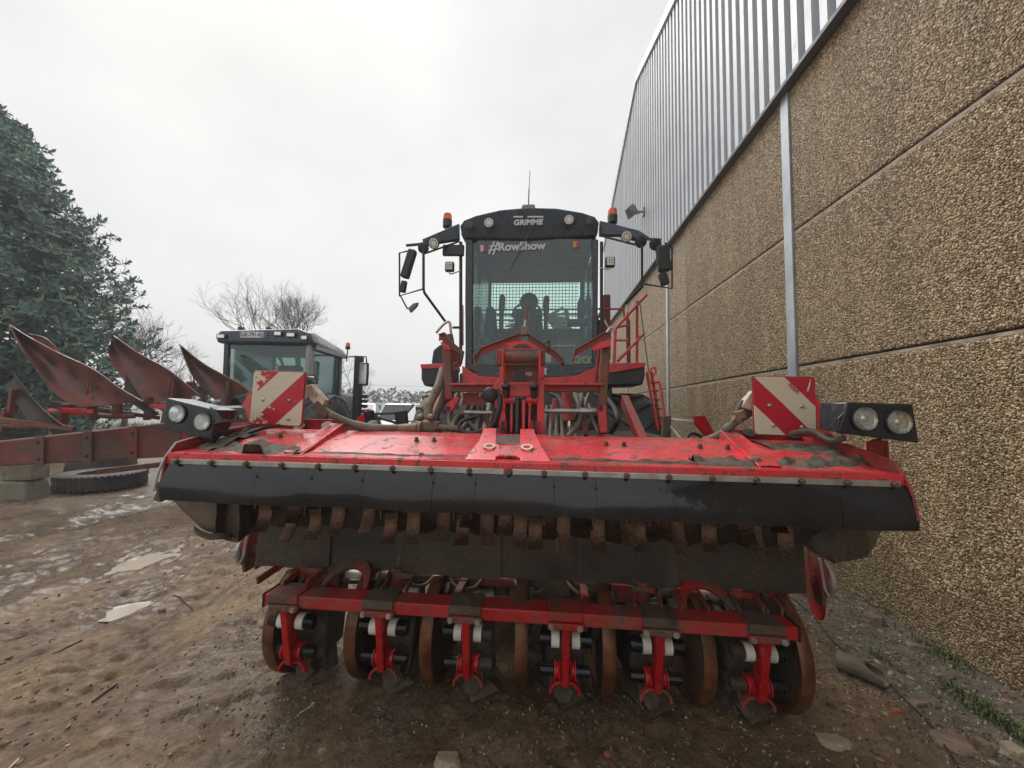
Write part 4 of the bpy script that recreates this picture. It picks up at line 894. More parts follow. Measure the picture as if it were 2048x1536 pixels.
for k in range(9):
    x0 = 915+k*9 if k < 6 else 1150+14*(k-6); ut([(x0,788,2.75),(x0+random.uniform(-14,14),812,2.66),(x0+random.uniform(-20,20),842,2.6),(x0+random.uniform(-25,25),874,2.5)], random.choice((.011,.015,.019)), random.choice(('hoseblack','hose','dgrey')), 'hydraulic_hose')
for a, c in (((935,815),(948,868)), ((960,812),(985,866)), ((1110,800),(1100,866)), ((1165,800),(1172,872))): ub((*a,2.72), (*c,2.6), .03, .05, 'red_dull', 'lift_rod', up=(0,1,0))
# left hose tree
ut([(886,740,2.6),(878,770,2.5),(868,790,2.45)], .030, 'hose', 'suction_hose', n=14); ut([(868,790,2.45),(858,812,2.4),(856,838,2.38)], .028, 'fit', 'hose_elbow', n=14)
ut([(890,780,2.56),(880,810,2.5),(866,842,2.45)], .024, 'hose', 'suction_hose', n=14)
s = B(); p = u(856, 852, 2.38); s.box(p.x-.075, p.x+.075, 2.33, 2.45, p.z-.05, p.z+.03); s.build('manifold', M['fit'], bh, bevel=.012)
for dx in (-.03, .035):
    s = B(); s.lathe([(.018,0),(.022,.01),(.022,.03),(.012,.04)], p+Vector((dx,-.05,.04)), (0,-.6,.8), 12); s.build('manifold_port', M['fit'], bh)
ut([(836,857,2.36),(800,860,2.3)], .026, 'fit', 'hose_elbow'); ut([(874,855,2.36),(918,858,2.4)], .022, 'fit', 'hose_elbow')
upl([(838,858),(870,858),(870,872),(838,872)], 2.30, .05, 'mudplate', 'manifold_foot')
# mounting frames beside the tower, behind the hood
upl([(735,817),(741,820),(722,862),(695,858)], 2.5, .03, 'red', 'side_frame'); ub((738,822,2.52), (742,846,2.52), .05, .06, 'black', 'side_frame', up=(0,1,0))
for a, c in (((745,828),(798,826)), ((745,832),(800,848)), ((790,860),(808,838))): ub((*a,2.7), (*c,2.7), .018, .018, 'dgrey', 'frame_tube')
ub((802,822,2.7), (806,862,2.7), .08, .05, 'black', 'side_frame', up=(0,1,0))
ub((1332,832,2.6), (1332,875,2.6), .05, .05, 'mudplate', 'side_frame', up=(0,1,0)); ub((1336,838,2.6), (1390,843,2.55), .016, .016, 'steel', 'frame_tube'); ub((1336,846,2.6), (1366,884,2.5), .016, .016, 'steel', 'frame_tube')
upl([(1388,832),(1410,831),(1430,868),(1412,872),(1392,850)], 2.5, .03, 'red_wet', 'side_frame')
ut([(1368,890,2.4),(1380,868,2.42),(1400,872,2.42),(1412,890,2.42)], .010, 'hoseblack', 'hydraulic_hose')
# --- lower cab surround
CY = 4.7
upl([(924,731),(957,752),(1030,756),(1112,755),(1150,752),(1197,732),(1197,772),(1030,778),(924,772)], CY-.12, .12, 'red', 'front_apron', bevel=.01)
upl([(932,735),(1190,735),(1188,742),(1150,749),(1100,752),(990,752),(958,749)], CY-.05, .05, 'blackpaint', 'windscreen_sill', bevel=.01)
link('model_lettering', textmesh('REXOR', .105, M['paintw'], .005, .25, .001, 1.35), bh, 0, 2, frame_m(u(1058,743,CY-.125), (1,0,0), (0,0,1)))
for pts, top in (([(842,734),(900,734),(900,772),(848,772),(842,758)], [(840,728),(900,726),(900,736),(842,738)]), ([(1205,738),(1290,732),(1290,752),(1285,770),(1205,772)], [(1195,727),(1292,725),(1290,734),(1215,747),(1195,752)])):
    upl(pts, 4.45, .5, 'black', 'wing_box', bevel=.02); upl(top, 4.42, .55, 'red', 'wing_lid', bevel=.008)
upl([(862,728),(866,700),(880,688),(905,688),(905,728)], 4.6, .4, 'black', 'air_duct', bevel=.02)
# chassis, axles and dark machinery below
s = B(); s.box(-.72, .45, 3.6, 12, .55, 1.55); s.build('chassis', M['dgrey'], bh, bevel=.02)
s = B(); s.box(-1.15, .9, 2.95, 3.6, .55, 1.32); s.build('cleaning_unit', M['mudplate'], bh, bevel=.03)
s = B(); s.box(-1.4, 1.1, 3.7, 3.9, .25, .55); s.build('front_axle_guard', M['mudplate'], bh, bevel=.02)
s = B(); s.box(-1.05, .78, 4.6, 6.3, 1.55, 1.93); s.build('cab_base', M['dgrey'], bh, bevel=.02)
for k in range(8):
    x = -.9+.2*k; s = B(); s.tube(catmull([(x,3.1,1.30),(x+.05,3.0,1.45),(x+.02,3.3,1.6),(x-.05,3.6,1.65)]), .02, 8); s.build('hydraulic_hose', M['hoseblack'] if k%2 else M['hose'], bh)
for x in (-.95, -.45, .2, .7): 
    s = B(); s.bar((x,2.7,1.2), (x,3.5,1.6), .06, .1); s.build('lift_arm', M['red_dull'], bh, bevel=.006)
s = B(); s.bar((-.8,3.2,1.5), (.5,3.2,1.5), .08, .08); s.build('axle_beam', M['dgrey'], bh, bevel=.006)
def tyre(parent, c, Rr, W, lug, axis=(1,0,0), mat='tyre', n=20, rim='red_dull', name='tyre', lugdir=1):
    c, ax = Vector(c), Vector(axis).normalized(); h = W/2; b_ = .30*Rr
    s = B(); s.lathe([(Rr*.52,-h*.72),(Rr*.6,-h*.9),(Rr*.78,-h),(Rr*.92,-h*.95),(Rr*.975,-h*.82),(Rr*.985,0),(Rr*.975,h*.82),(Rr*.92,h*.95),(Rr*.78,h),(Rr*.6,h*.9),(Rr*.52,h*.72)], c, ax, 48, close=True)
    o = s.build(name, M[mat], parent); a = ax.orthogonal().normalized(); bb = ax.cross(a); s = B()
    for k in range(n):
        for sd in (-1, 1):
            t0 = 2*math.pi*(k+(.5 if sd > 0 else 0))/n
            pp = []
            for f_ in (0,.35,.7,1.0):
                t = t0+lugdir*f_*.34; xx = sd*h*(.02+.95*f_); rr = Rr*(1.0 if f_ < .9 else .93)
                d = a*math.cos(t)+bb*math.sin(t); pp.append((c+ax*xx+d*rr, d))
            for (p, d), (q_, e) in zip(pp[:-1], pp[1:]):
                tg = (q_-p).normalized(); sdv = tg.cross(d).normalized()*.025*Rr/.8
                s.hexa([p-sdv*1.3-d*lug*1.2, q_-sdv*1.3-e*lug*1.2, q_+sdv*1.3-e*lug*1.2, p+sdv*1.3-d*lug*1.2], [p-sdv+d*lug*.3, q_-sdv+e*lug*.3, q_+sdv+e*lug*.3, p+sdv+d*lug*.3])
    s.build('tread', M[mat], o)
    s = B(); s.lathe([(Rr*.52,-h*.7),(Rr*.5,-h*.3),(Rr*.2,-h*.2),(Rr*.1,0),(Rr*.2,h*.2),(Rr*.5,h*.3),(Rr*.52,h*.7)], c, ax, 32); s.build('rim', M[rim], o)
    return o
for sx in (-1, 1):
    tyre(bh, (XM+sx*1.10, 5.15, .86), .86, .72, .05, n=18, lugdir=-1)
    tyre(bh, (XM+sx*1.05, 9.6, .86), .86, .75, .05, n=18)
# hopper behind the cab
s = B(); s.box(-1.35, 1.02, 6.9, 12, 1.6, 2.35); s.build('hopper_tub', M['red_dull'], bh, bevel=.03)
for x in (-1.35, 1.02):
    for yy in (6.9, 8.5, 10.2, 12):
        s = B(); s.bar((x,yy,2.3), (x,yy,3.35), .06, .06, (0,1,0)); s.build('hopper_post', M['red_dull'], bh)
    for zz in (2.7, 3.05, 3.35):
        s = B(); s.bar((x,6.9,zz), (x,12,zz), .04, .05); s.build('hopper_rail', M['red_dull'], bh)
for k in range(13):
    t_ = k/12; s = B(); s.bar((-1.32+.05*k,8.4,2.35+.11*k), (-.35+.02*k,7.2,3.2), .045, .05); s.build('screen_bar', M['rust'], bh)
    s = B(); s.bar((.95-.05*k,8.4,2.3+.12*k), (.0,7.2,3.25), .045, .05); s.build('screen_bar', M['rust'], bh)
for zz in (3.18, 3.28, 3.38): s = B(); s.bar((-1.1,7.15,zz), (.8,7.15,zz), .03, .03); s.build('hopper_beam', M['red_dull'], bh)
s = B(); s.bar((.35,7.0,3.35), (.55,7.0,2.3), .07, .07, (0,1,0)); s.build('hopper_brace', M['rust'], bh)
M['sideglass'] = glass('cab_side_glass', (.45,.55,.52), .05)
# --- cab shell
XA, XB = -1.015, .630
ZF, ZR = 1.93, 3.60
Yr = 6.25
for nm, pts in (('front_pillar', [(931,478),(946,478),(946,560),(945,740),(931,740),(930,600)]), ('front_pillar', [(1183,478),(1197,478),(1196,600),(1195,740),(1184,740),(1185,600)])):
    upl(pts, CY-.02, .10, 'blackpaint', nm, bevel=.012)
upl([(935,728),(1192,728),(1192,741),(935,741)], CY-.02, .09, 'blackpaint', 'windscreen_frame', bevel=.008)
s = B(); s.prism([u(944,478,CY), u(1186,478,CY), u(1186,731,CY), u(944,731,CY)], (0,.008,0)); ws = s.build('windscreen', M['glass'], bh)
for (x, w) in ((XA+.04,.10), (XB-.04,.10)):
    s = B(); s.bar((x*.97,Yr,ZF), (x*.97,Yr,ZR+.08), w*.6, .06, (0,1,0)); s.build('rear_pillar', M['blackpaint'], bh, bevel=.01)
for x, nm in ((XA+.02,'side_glass'), (XB-.02,'side_glass')):
    s = B(); s.prism([(x,CY+.1,ZF+.1),(x*.95,Yr-.05,ZF+.1),(x*.95,Yr-.05,ZR),(x,CY+.1,ZR)], (.006,0,0)); s.build(nm, M['sideglass'], bh)
    s = B(); s.box(x-.03, x+.03, CY+.1, Yr, ZF, ZF+.42); s.build('side_panel', M['blackpaint'], bh, bevel=.01)
    s = B(); s.bar((x,CY+.75,ZF), (x,CY+.85,ZR), .06, .06, (0,1,0)); s.build('door_pillar', M['blackpaint'], bh)
s = B(); s.box(XA, XB, CY+.05, Yr, ZF-.05, ZF); s.build('cab_floor', M['black'], bh)
s = B(); s.box(XA+.05, XB-.05, Yr-.03, Yr+.03, ZF, 2.82); s.build('rear_panel', M['black'], bh)
s = B(); s.box(XA+.05, XB-.05, Yr, Yr+.012, 2.82, 3.67); s.build('rear_window', M['rearglass'], bh)
s = B()
for k in range(26): x = XA+.12+k*.055; s.bar((x,Yr+.06,2.8), (x,Yr+.06,3.65), 0.009, .009, (0,1,0))
for k in range(15): z = 2.82+k*.055; s.bar((XA+.1,Yr+.065,z), (XB-.1,Yr+.065,z), .009, .009)
s.build('window_guard', M['dgrey'], bh)
# roof: white shell with dark front visor
def roof_z(p): return 3.955-.11*abs(p-.5)**1.7*3.2
RX0, RX1 = u(919,440,CY-.1).x, u(1199,440,CY-.1).x
prof = [(0,3.68),(0,3.80),(.03,3.865),(.12,3.91),(.3,3.955),(.5,3.968),(.7,3.955),(.88,3.91),(.97,3.865),(1,3.80),(1,3.68)]
s = B(); s.prism([(RX0+(RX1-RX0)*a, CY-.02, z+.012) for a, z in prof], (0,1.75,0)); s.build('cab_roof', worn('white_roof', (.72,.74,.74), .4, dirt=.1, bump=.03), bh, bevel=.03, seg=3)
s = B(); zb_ = u(1060,472,CY-.1).z
vis = [(RX0+(RX1-RX0)*a, z) for a, z in prof[1:-1]]
bot = [(RX1-.03, zb_+.02), ((RX0+RX1)/2, zb_-.01), (RX0+.03, zb_+.02)]
n_ = len(vis)+3; A_ = [Vector((x, CY-.16+.08*abs((x-(RX0+RX1)/2)/(RX1-RX0)*2)**2, z-.006)) for x, z in vis]+[Vector((x, CY-.03, z)) for x, z in bot]
A2 = [Vector((p.x, CY+.05, p.z)) for p in A_]
s.add(A_+A2, [tuple(range(n_)), tuple(range(2*n_-1,n_-1,-1))]+[(k,n_+k,n_+(k+1)%n_,(k+1)%n_) for k in range(n_)])
vz = s.build('roof_visor', M['cabglare'], bh, bevel=.02, seg=3)
s = B(); s.box(XA+.03, XB-.03, CY+.06, Yr+.05, 3.60, 3.672); s.build('headliner', M['black'], bh, bevel=.02)
LY = CY-.20
lo = link('maker_lettering', textmesh('GRIMME', .092, M['paintw'], .004, .12, .004, 1.05), bh, 0, 2, frame_m(u(1056,445,LY), (1,0,0), (0,0,1)))
for a, c in ((1027,1046), (1055,1087)): ub((a,433.5,LY-.003), (c,433.5,LY-.003), .004, .018, 'paintw', 'lettering_bar', parent=lo, bevel=0)
# slab-serif style slogan on the windscreen
so_ = link('windscreen_slogan', textmesh('RowShow', .142, M['paintw'], .006, 0, .001, 1.02), bh, 0, 2, frame_m(u(1043,493,CY-.012), (1,0,.02), (0,0,1)))
for a, c in (((986,510),(996,483)), ((978,508),(989,482))): ub((*a,CY-.013), (*c,CY-.013), .003, .022, 'paintw', 'slogan_hash', parent=so_, up=(0,0,1), bevel=0)
for a, c in (((979,493),(999,490)), ((977,501),(997,498))): ub((*a,CY-.016), (*c,CY-.016), .003, .020, 'paintw', 'slogan_hash', parent=so_, bevel=0)
def sticker(x0, y0, x1, y1, ms):
    for k, mm in enumerate(ms):
        a = x0+(x1-x0)*k/len(ms); c = x0+(x1-x0)*(k+1)/len(ms); upl([(a,y0),(c,y0),(c,y1),(a,y1)], CY-.012, .004, mm, 'flag_sticker', ws, 0)
sticker(960.5,490,973,503, ['flagwhite','flagred']); sticker(1146,482.5,1159.5,495, ['flagyellow','flagred'])
def lamp(c, r, d, kind, parent, name='work_lamp'):
    d = Vector(d).normalized()
    s = B(); s.lathe([(r*.5,-.07),(r*.9,-.04),(r*1.08,0),(r*1.08,.012),(r*.98,.014)], c, d, 24); o = s.build(name, M['blackpaint'], parent)
    if kind == 'led':
        s = B(); s.lathe([(r*.95,.013),(r*.9,.018),(.001,.02)], c, d, 24); s.build('lamp_face', M['led'], o)
        a = d.orthogonal().normalized(); b_ = d.cross(a); s = B()
        for k in range(8):
            t = k*math.pi/4; p = Vector(c)+(a*math.cos(t)+b_*math.sin(t))*r*.62+d*.019; s.lathe([(r*.15,0),(r*.13,.004),(.001,.004)], p, d, 8)
        s.build('led_chip', M['grey'], o)
    else:
        s = B(); s.lathe([(r*.96,.013),(r*.7,.004),(.001,.002)], c, d, 24); s.build('lamp_face', M['grey'], o)
    return o
for px, py, k in ((978,446,'led'), (1138,440,'led'), (938,452,'d'), (1180,443,'d')): lamp(u(px, py, CY-.175), .058 if k == 'led' else .05, (0,-1,-.12), k, bh)
p = u(1057, 419, CY+.3); s = B(); s.hexa([(p.x-.10,CY+.2,p.z-.05),(p.x+.10,CY+.2,p.z-.05),(p.x+.10,CY+.42,p.z-.05),(p.x-.10,CY+.42,p.z-.05)], [(p.x-.085,CY+.22,p.z+.035),(p.x+.085,CY+.22,p.z+.035),(p.x+.085,CY+.40,p.z+.035),(p.x-.085,CY+.40,p.z+.035)]); s.build('satellite_receiver', M['grey'], bh, bevel=.02)
ut([(1057,414,CY+.3),(1058,380,CY+.3),(1060,341,CY+.3)], [.008]*7+[.004]*6, 'dgrey', 'aerial')
def beacon(px, py, Y):
    p = u(px, py, Y); s = B(); s.cyl(p+Vector((0,0,-.18)), p+Vector((0,0,-.09)), .018, 10); s.lathe([(.05,-.10),(.06,-.09),(.062,0),(.055,.004)], p, (0,0,1), 20); o = s.build('beacon_base', M['black'], bh)
    s = B(); s.lathe([(.055,0),(.058,.01),(.058,.045),(.054,.05),(.056,.055),(.05,.085),(.02,.098),(.001,.1)], p, (0,0,1), 20); s.build('beacon_lens', M['orange'], o)
beacon(895, 441, CY+.15); beacon(1225, 432, CY+.05)
# lamp arms and mirrors
s = B(); A_ = [u(918,446,CY), u(918,478,CY), u(849,489,CY-.25), u(843,478,CY-.25)]; s.prism(A_, (0,.07,0)); s.build('lamp_arm', M['cabglare'], bh, bevel=.012)
ut([(918,483,CY),(850,507,CY-.25)], .012, 'black', 'arm_strut'); ut([(1199,471,CY),(1284,493,CY-.2)], .012, 'black', 'arm_strut'); ub((845,488,CY-.25), (812,491,CY-.3), .02, .03, 'black', 'lamp_arm')
s = B(); s.prism([u(1199,440,CY), u(1278,460,CY-.2), u(1300,474,CY-.22), u(1286,482,CY-.2), u(1240,470,CY-.1), u(1199,470,CY)], (0,.07,0)); s.build('lamp_arm', M['cabglare'], bh, bevel=.012); ub((1290,478,CY-.2), (1322,480,CY-.25), .02, .03, 'black', 'lamp_arm')
for px, py, k, Y in ((868,487,'led',CY-.27), (847,496,'d',CY-.3), (1253,473,'led',CY-.2), (1281,484,'d',CY-.25), (1310,489,'d2',CY-.3)): lamp(u(px, py, Y), .062, (0 if px > 1000 else -.1,-1,-.35), 'led' if k == 'led' else 'd', bh)
MYL, MYR = CY-.35, CY-.3
ub((826,500,MYL), (809,556,MYL), .10, .09, 'black', 'mirror', up=(0,1,0), bevel=.02); ub((809,562,MYL), (805,585,MYL), .07, .06, 'black', 'mirror', up=(0,1,0), bevel=.015)
ut([(815,502,MYL),(799,506,MYL),(799,592,MYL),(845,578,MYL)], .011, 'black', 'mirror_frame', sm=False); ut([(847,500,MYL),(847,578,MYL),(849,586,MYL),(892,645,CY-.1)], .016, 'black', 'mirror_strut', sm=False)
ut([(800,590,MYL),(815,618,MYL)], .009, 'black', 'mirror_frame'); upl([(815,616),(826,606),(836,604),(833,612),(820,625)], MYL, .05, 'grey', 'mirror', bevel=.01)
ub((1323,492,MYR), (1330,543,MYR), .14, .09, 'black', 'mirror', up=(0,1,0), bevel=.02); ub((1324,546,MYR), (1331,570,MYR), .09, .07, 'black', 'mirror', up=(0,1,0), bevel=.015)
ut([(1330,486,MYR),(1344,494,MYR),(1344,577,MYR),(1288,568,MYR)], .011, 'black', 'mirror_frame', sm=False); ut([(1284,490,MYR),(1284,574,MYR),(1252,606,CY+.1)], .016, 'black', 'mirror_strut', sm=False)
ub((886,501,CY-.05), (928,501,CY-.05), .06, .135, 'black', 'side_box', bevel=.01)
for px, py, ex, ey in ((898,531,922,541), (1221,522,1199,535)):
    p = u(px, py, CY-.12); s = B(); s.box(p.x-.055, p.x+.055, p.y, p.y+.07, p.z-.065, p.z+.055); o = s.build('work_lamp', M['black'], bh, bevel=.012)
    s = B(); s.box(p.x-.042, p.x+.042, p.y-.006, p.y-.001, p.z-.05, p.z+.042); s.build('lamp_face', M['led'], o, bevel=.002)
    s = B()
    for k in (-.014,.014):
        s.box(p.x+k-.002, p.x+k+.002, p.y-.009, p.y-.0065, p.z-.048, p.z+.04); s.box(p.x-.04, p.x+.04, p.y-.0095, p.y-.007, p.z+k-.006, p.z+k-.002)
    s.build('lamp_grid', M['grey'], o)
    ut([(px,py+12,CY-.09),(px+(4 if px<1000 else -4),py+17,CY-.09),(ex,ey,CY-.05)], .008, 'steel', 'lamp_bracket')
for px in (921.5, 1203): ut([(px,484,CY-.02),(px,600,CY-.02),(px,728,CY-.02)], .021, 'black', 'grab_pole', sm=False)
ut([(905,655,CY-.05),(922,655,CY-.02)], .016, 'black', 'grab_pole')
# --- interior: seat, steering column, console
sxm = u(1056, 620, 5.5).x
s = B(); s.grid(lambda p, q_: (sxm+(p-.5)*(.50-.12*q_), 5.62+.13*q_+.05*math.cos((p-.5)*3.1), 2.35+.68*q_), 8, 8, (0,.12,0)); s.build('seat_back', worn('seat_fabric', (.03,.03,.032), .8, bump=.1), bh, ang=60)
s = B(); s.ball((sxm,5.76,3.13), .15, .95, .45, 1.0, 16, 10); s.build('head_rest', M['black'], bh)
s = B(); s.box(sxm-.27, sxm+.27, 5.1, 5.65, 2.22, 2.40); s.build('seat_cushion', M['black'], bh, bevel=.05, seg=3)
s = B(); s.box(sxm-.12, sxm+.12, 5.2, 5.5, 1.93, 2.22); s.build('seat_base', M['dgrey'], bh)
s = B(); a = u(1054, 626, 5.1)
s.tube([(a.x+.19*math.cos(t*math.pi/12), a.y+.19*math.sin(t*math.pi/12)*.5-0, a.z+.19*math.sin(t*math.pi/12)*.85) for t in range(25)], .014, 8); s.bar((a.x-.18,a.y,a.z), (a.x+.18,a.y,a.z), .03, .02); s.ball(a, .05); s.build('steering_wheel', M['black'], bh)
s = B(); s.bar(a, (a.x,4.95,1.95), .10, .10); s.build('steering_column', M['dgrey'], bh, bevel=.02)
link('horn_badge', textmesh('7', .05, M['paintw'], .001), bh, 0, 2, frame_m((a.x,a.y-.055,a.z), (1,0,0), (0,0,1)))
for px, py in ((1004,610), (1092,612)):
    p = u(px, py, 5.45); s = B(); s.tube(catmull([(p.x,5.45,2.3),(p.x,5.44,p.z-.05),(p.x+.005,5.43,p.z+.08)]), [.03]*6+[.045]*7, 10); s.ball((p.x+.005,5.43,p.z+.09), .05, .9, .8, 1.2); s.build('joystick', M['black'], bh)
for x0, x1, z1 in ((XA+.1, sxm-.42, 2.5), (sxm+.38, XB-.1, 2.5)):
    s = B(); s.box(x0, x1, 5.15, 6.0, 1.93, z1); s.build('side_console', M['black'], bh, bevel=.05, seg=3)
p = u(985, 600, 5.7); s = B(); s.prism([(p.x-.13,5.7,2.5),(p.x+.10,5.7,2.5),(p.x+.04,5.7,3.0),(p.x-.02,5.7,3.08),(p.x-.10,5.7,3.05)], (0,.15,0)); s.build('jacket', M['dgrey'], bh, bevel=.04, seg=3)
p = u(1163, 607, 5.9); s = B(); s.lathe([(.05,-.16),(.055,-.15),(.055,.03),(.03,.10),(.02,.16),(.001,.16)], p, (0,0,1), 16); s.build('spray_bottle', M['blue'], bh)
p = u(1155, 645, 5.2); s = B(); s.box(p.x-.14, p.x+.14, 5.15, 5.35, p.z-.03, p.z+.04); s.bar((p.x+.02,5.25,p.z+.03), (p.x+.02,5.25,p.z+.3), .04, .04, (0,1,0)); s.build('monitor', M['dgrey'], bh, bevel=.01)
s = B(); s.box(XA+.1, XB-.1, CY+.06, CY+.45, ZF, ZF+.09); s.build('dashboard', M['black'], bh, bevel=.03)
for px in (1151, 1169, 1183):
    p = u(px, 722, CY+.08); s = B(); s.lathe([(.032,0),(.048,0),(.048,.05),(.032,.05)], p+Vector((0,0,-.0)), (.15,-1,.25), 20, close=True); s.build('tape_roll', M['yellow'], bh)
ut([(1106,692,CY+.1),(1150,691,CY+.1)], .008, 'white', 'pen'); ut([(950,692,CY+.1),(985,691,CY+.1)], .006, 'grey', 'wire_rack'); ut([(958,692,CY+.1),(960,675,CY+.1),(980,680,CY+.1)], .005, 'grey', 'wire_rack')
upl([(1091,702),(1102,702),(1102,724),(1091,724)], CY+.1, .03, 'white', 'drink_carton')
ut([(1066,450,CY-.16),(1040,500,CY-.03),(1016,545,CY-.015)], .005, 'grey', 'wiper')
# --- hand rails and ladder on the right
RY = 4.75
def rail(pts, r=.017): ut([(a, b_, RY if len(c) == 0 else c[0]) for a, b_, *c in pts], r, 'red', 'hand_rail', sm=False)
rail([(1293,589,4.9),(1231,658,4.5),(1228,726,4.5)], .018); rail([(1274,602,4.8),(1274,726,4.8)]); rail([(1255,625,5.2),(1256,726,5.2)], .019)
rail([(1197,618,5.0),(1247,618,5.2),(1250,640,5.2)], .014); rail([(1231,656,4.6),(1256,650,5.0)], .014); rail([(1228,681,4.5),(1256,681,5.1)], .013)
rail([(1288,667,4.8),(1236,722,4.4)], .017); rail([(1276,675,4.8),(1288,667,4.8)], .014); rail([(1276,604,4.8),(1293,592,4.9)], .014)
ut([(1280,608,4.8),(1288,670,4.7),(1297,742,4.6)], .006, 'rust', 'chain')
ut([(1256,640,5.6),(1257,726,5.6)], .03, 'black', 'grab_pole')
ub((1203,640,5.0), (1203,726,5.0), .10, .06, 'red_dull', 'door_frame', up=(0,1,0))
ub((1213,590,6.3), (1213,720,6.3), .12, .1, 'red_dull', 'rear_frame', up=(0,1,0), bevel=.02); ub((924,610,6.4), (924,690,6.4), .04, .1, 'red', 'rear_frame', up=(0,1,0))
for dx in (0, 18):
    s = B(); s.bar(u(1294+dx*.5,745,4.5), u(1316+dx*.4,862,4.3), .02, .06, (0,1,0)); s.build('ladder_side', M['red'], bh, bevel=.004)
for k in range(6):
    py = 765+k*17; ub((1300+k*3.2,py,4.45-.03*k), (1312+k*3,py+1,4.45-.03*k), .1, .012, 'red_dull', 'ladder_rung')
ut([(1303,750,4.4),(1300,742,4.4),(1307,735,4.4),(1312,742,4.4),(1306,752,4.4)], .010, 'red', 'ladder_hook'); ut([(1311,765,4.35),(1320,770,4.35),(1330,840,4.25)], .013, 'red', 'hand_rail')
# ------------------------------------------------------------------ plough on the left
pg = thing('plough', 'rust-streaked red reversible plough parked left, mouldboards pointing up', 'plough', u(120, 930, 5.2))
M['mould'] = worn('soil_brown_mouldboard', (.125,.058,.046), .36, var=.4, vs=3, dirt=.42, ds=3, dcol=(.26,.075,.055), bump=.12, metal=.2)
M['plred'] = worn('faded_plough_red', (.26,.032,.024), .55, var=.35, vs=4, dirt=.6, ds=3.0, dcol=(.13,.07,.052), bump=.15)
M['plblk'] = worn('plough_dark_steel', (.05,.042,.04), .38, var=.3, dirt=.3, dcol=(.12,.09,.07), bump=.12, metal=.3)
def mould(T, Bm, Y, curl, mat='mould', name='mouldboard'):
    T = catmull([(a, b_, 0) for a, b_ in T], 6); Bm = catmull([(a, b_, 0) for a, b_ in Bm], 6); n_ = len(T)-1; m_ = len(Bm)-1
    def fn(p, q):
        a = T[int(round(p*n_))]; b_ = Bm[int(round(p*m_))]; c = a.lerp(b_, q); y = Y+curl*math.sin(q*math.pi)*.6+curl*p*.5-curl*.4*q
        return tuple(u(c.x, c.y, y))
    s = B(); s.grid(fn, n_, 8, (.004,.014,.003)); return s.build(name, M[mat], pg, ang=60)
mould([(56,667),(90,676),(115,700),(126,718),(140,735)], [(50,672),(60,690),(75,712),(100,730),(120,745)], 4.95, .1)
BOD = [([(18,649),(52,671),(115,705),(185,738),(237,775),(285,803)], [(18,652),(38,690),(72,738),(105,782),(128,800),(160,815)], 4.55),
       ([(226,671),(275,705),(334,738),(375,771),(398,790)], [(217,690),(219,715),(238,748),(268,785),(300,808)], 5.35),
       ([(358,688),(401,723),(445,749),(480,768),(500,785)], [(360,695),(375,734),(390,760),(410,785),(430,800)], 6.1)]
for T, Bm, Y in BOD: mould(T, Bm, Y, .22)
for pts, Y in (([(24,742),(152,849),(128,852),(60,848),(10,846),(8,770)], 4.35), ([(249,745),(280,775),(318,828),(300,832),(262,812),(238,790)], 5.1), ([(383,745),(400,772),(415,801),(400,802),(378,785)], 5.9)):
    a, b_ = pts[0], pts[1]
    def fn(p, q, pts=pts, Y=Y):
        n_ = len(pts)//2; t_ = u(pts[0][0]+(pts[n_-1][0]-pts[0][0])*p, pts[0][1]+(pts[n_-1][1]-pts[0][1])*p+12*math.sin(p*3.14), Y)
        e = u(pts[-1][0]+(pts[n_][0]-pts[-1][0])*p, pts[-1][1]+(pts[n_][1]-pts[-1][1])*p, Y+.05); c = t_.lerp(e, q); return (c.x, c.y+.05*math.sin(q*3.1), c.z)
    s = B(); s.grid(fn, 10, 6, (0,.012,0)); s.build('skimmer', M['plblk'], pg, ang=60)
    a0, a1 = u(*pts[0], Y-.01), u(*pts[len(pts)//2-1], Y-.01)
# main beam: long box receding towards the tractor
bm0, bm1, em0, em1 = u(-160,900,4.5), u(-160,942,4.5), u(500,828,5.9), u(500,905,5.9)
s = B(); dv = Vector((-.16,.14,0)); s.hexa([bm1, em1, em1+dv, bm1+dv], [bm0, em0, em0+dv, bm0+dv]); s.build('main_beam', M['plred'], pg, bevel=.02)
for k in range(6):
    t_ = .18+.14*k; a = bm0.lerp(em0, t_); b_ = bm1.lerp(em1, t_)
    s = B(); s.bar(a+Vector((.02,-.02,.01)), b_+Vector((.02,-.02,-.02)), .14, .02, (0,1,0)); s.build('beam_clamp', M['plred'], pg, bevel=.006)
    for zz in (.2,.8): bolt(pg, a.lerp(b_, zz)+Vector((.02,-.035,0)), (.3,-1,0), .018, 'plblk', .025)
for a, c, Y0, Y1, w in (((100,806),(320,836),4.7,5.6,.06), ((0,840),(150,858),4.2,4.5,.07), ((270,800),(480,832),5.4,6.4,.05)):
    s = B(); s.bar(u(*a,Y0), u(*c,Y1), .05, w); s.build('land_slide', M['mould'], pg, bevel=.01)
for px, py, Y in ((15,838,4.4),(60,810,4.5),(190,770,4.75),(190,815,4.75),(240,808,5.0),(345,775,5.5),(380,785,5.7),(460,785,6.2),(30,800,4.4),(130,830,4.7),(300,815,5.3),(410,800,6.0)):
    s = B(); a = u(px, py-22, Y); s.bar(a, u(px-6, py+25, Y+.02), .05, .09, (0,1,0)); s.build('frog', M['plred'], pg, bevel=.008)
for k, (px, py, Y) in enumerate(((150,822,4.75),(330,810,5.4),(60,850,4.4),(450,812,6.2),(230,830,5.0))):
    ut([(px-50,py,Y),(px,py+3,Y),(px+40,py+2,Y+.1)], .035, 'red' if k in (0,) else 'plred', 'adjuster_tube', pg); 
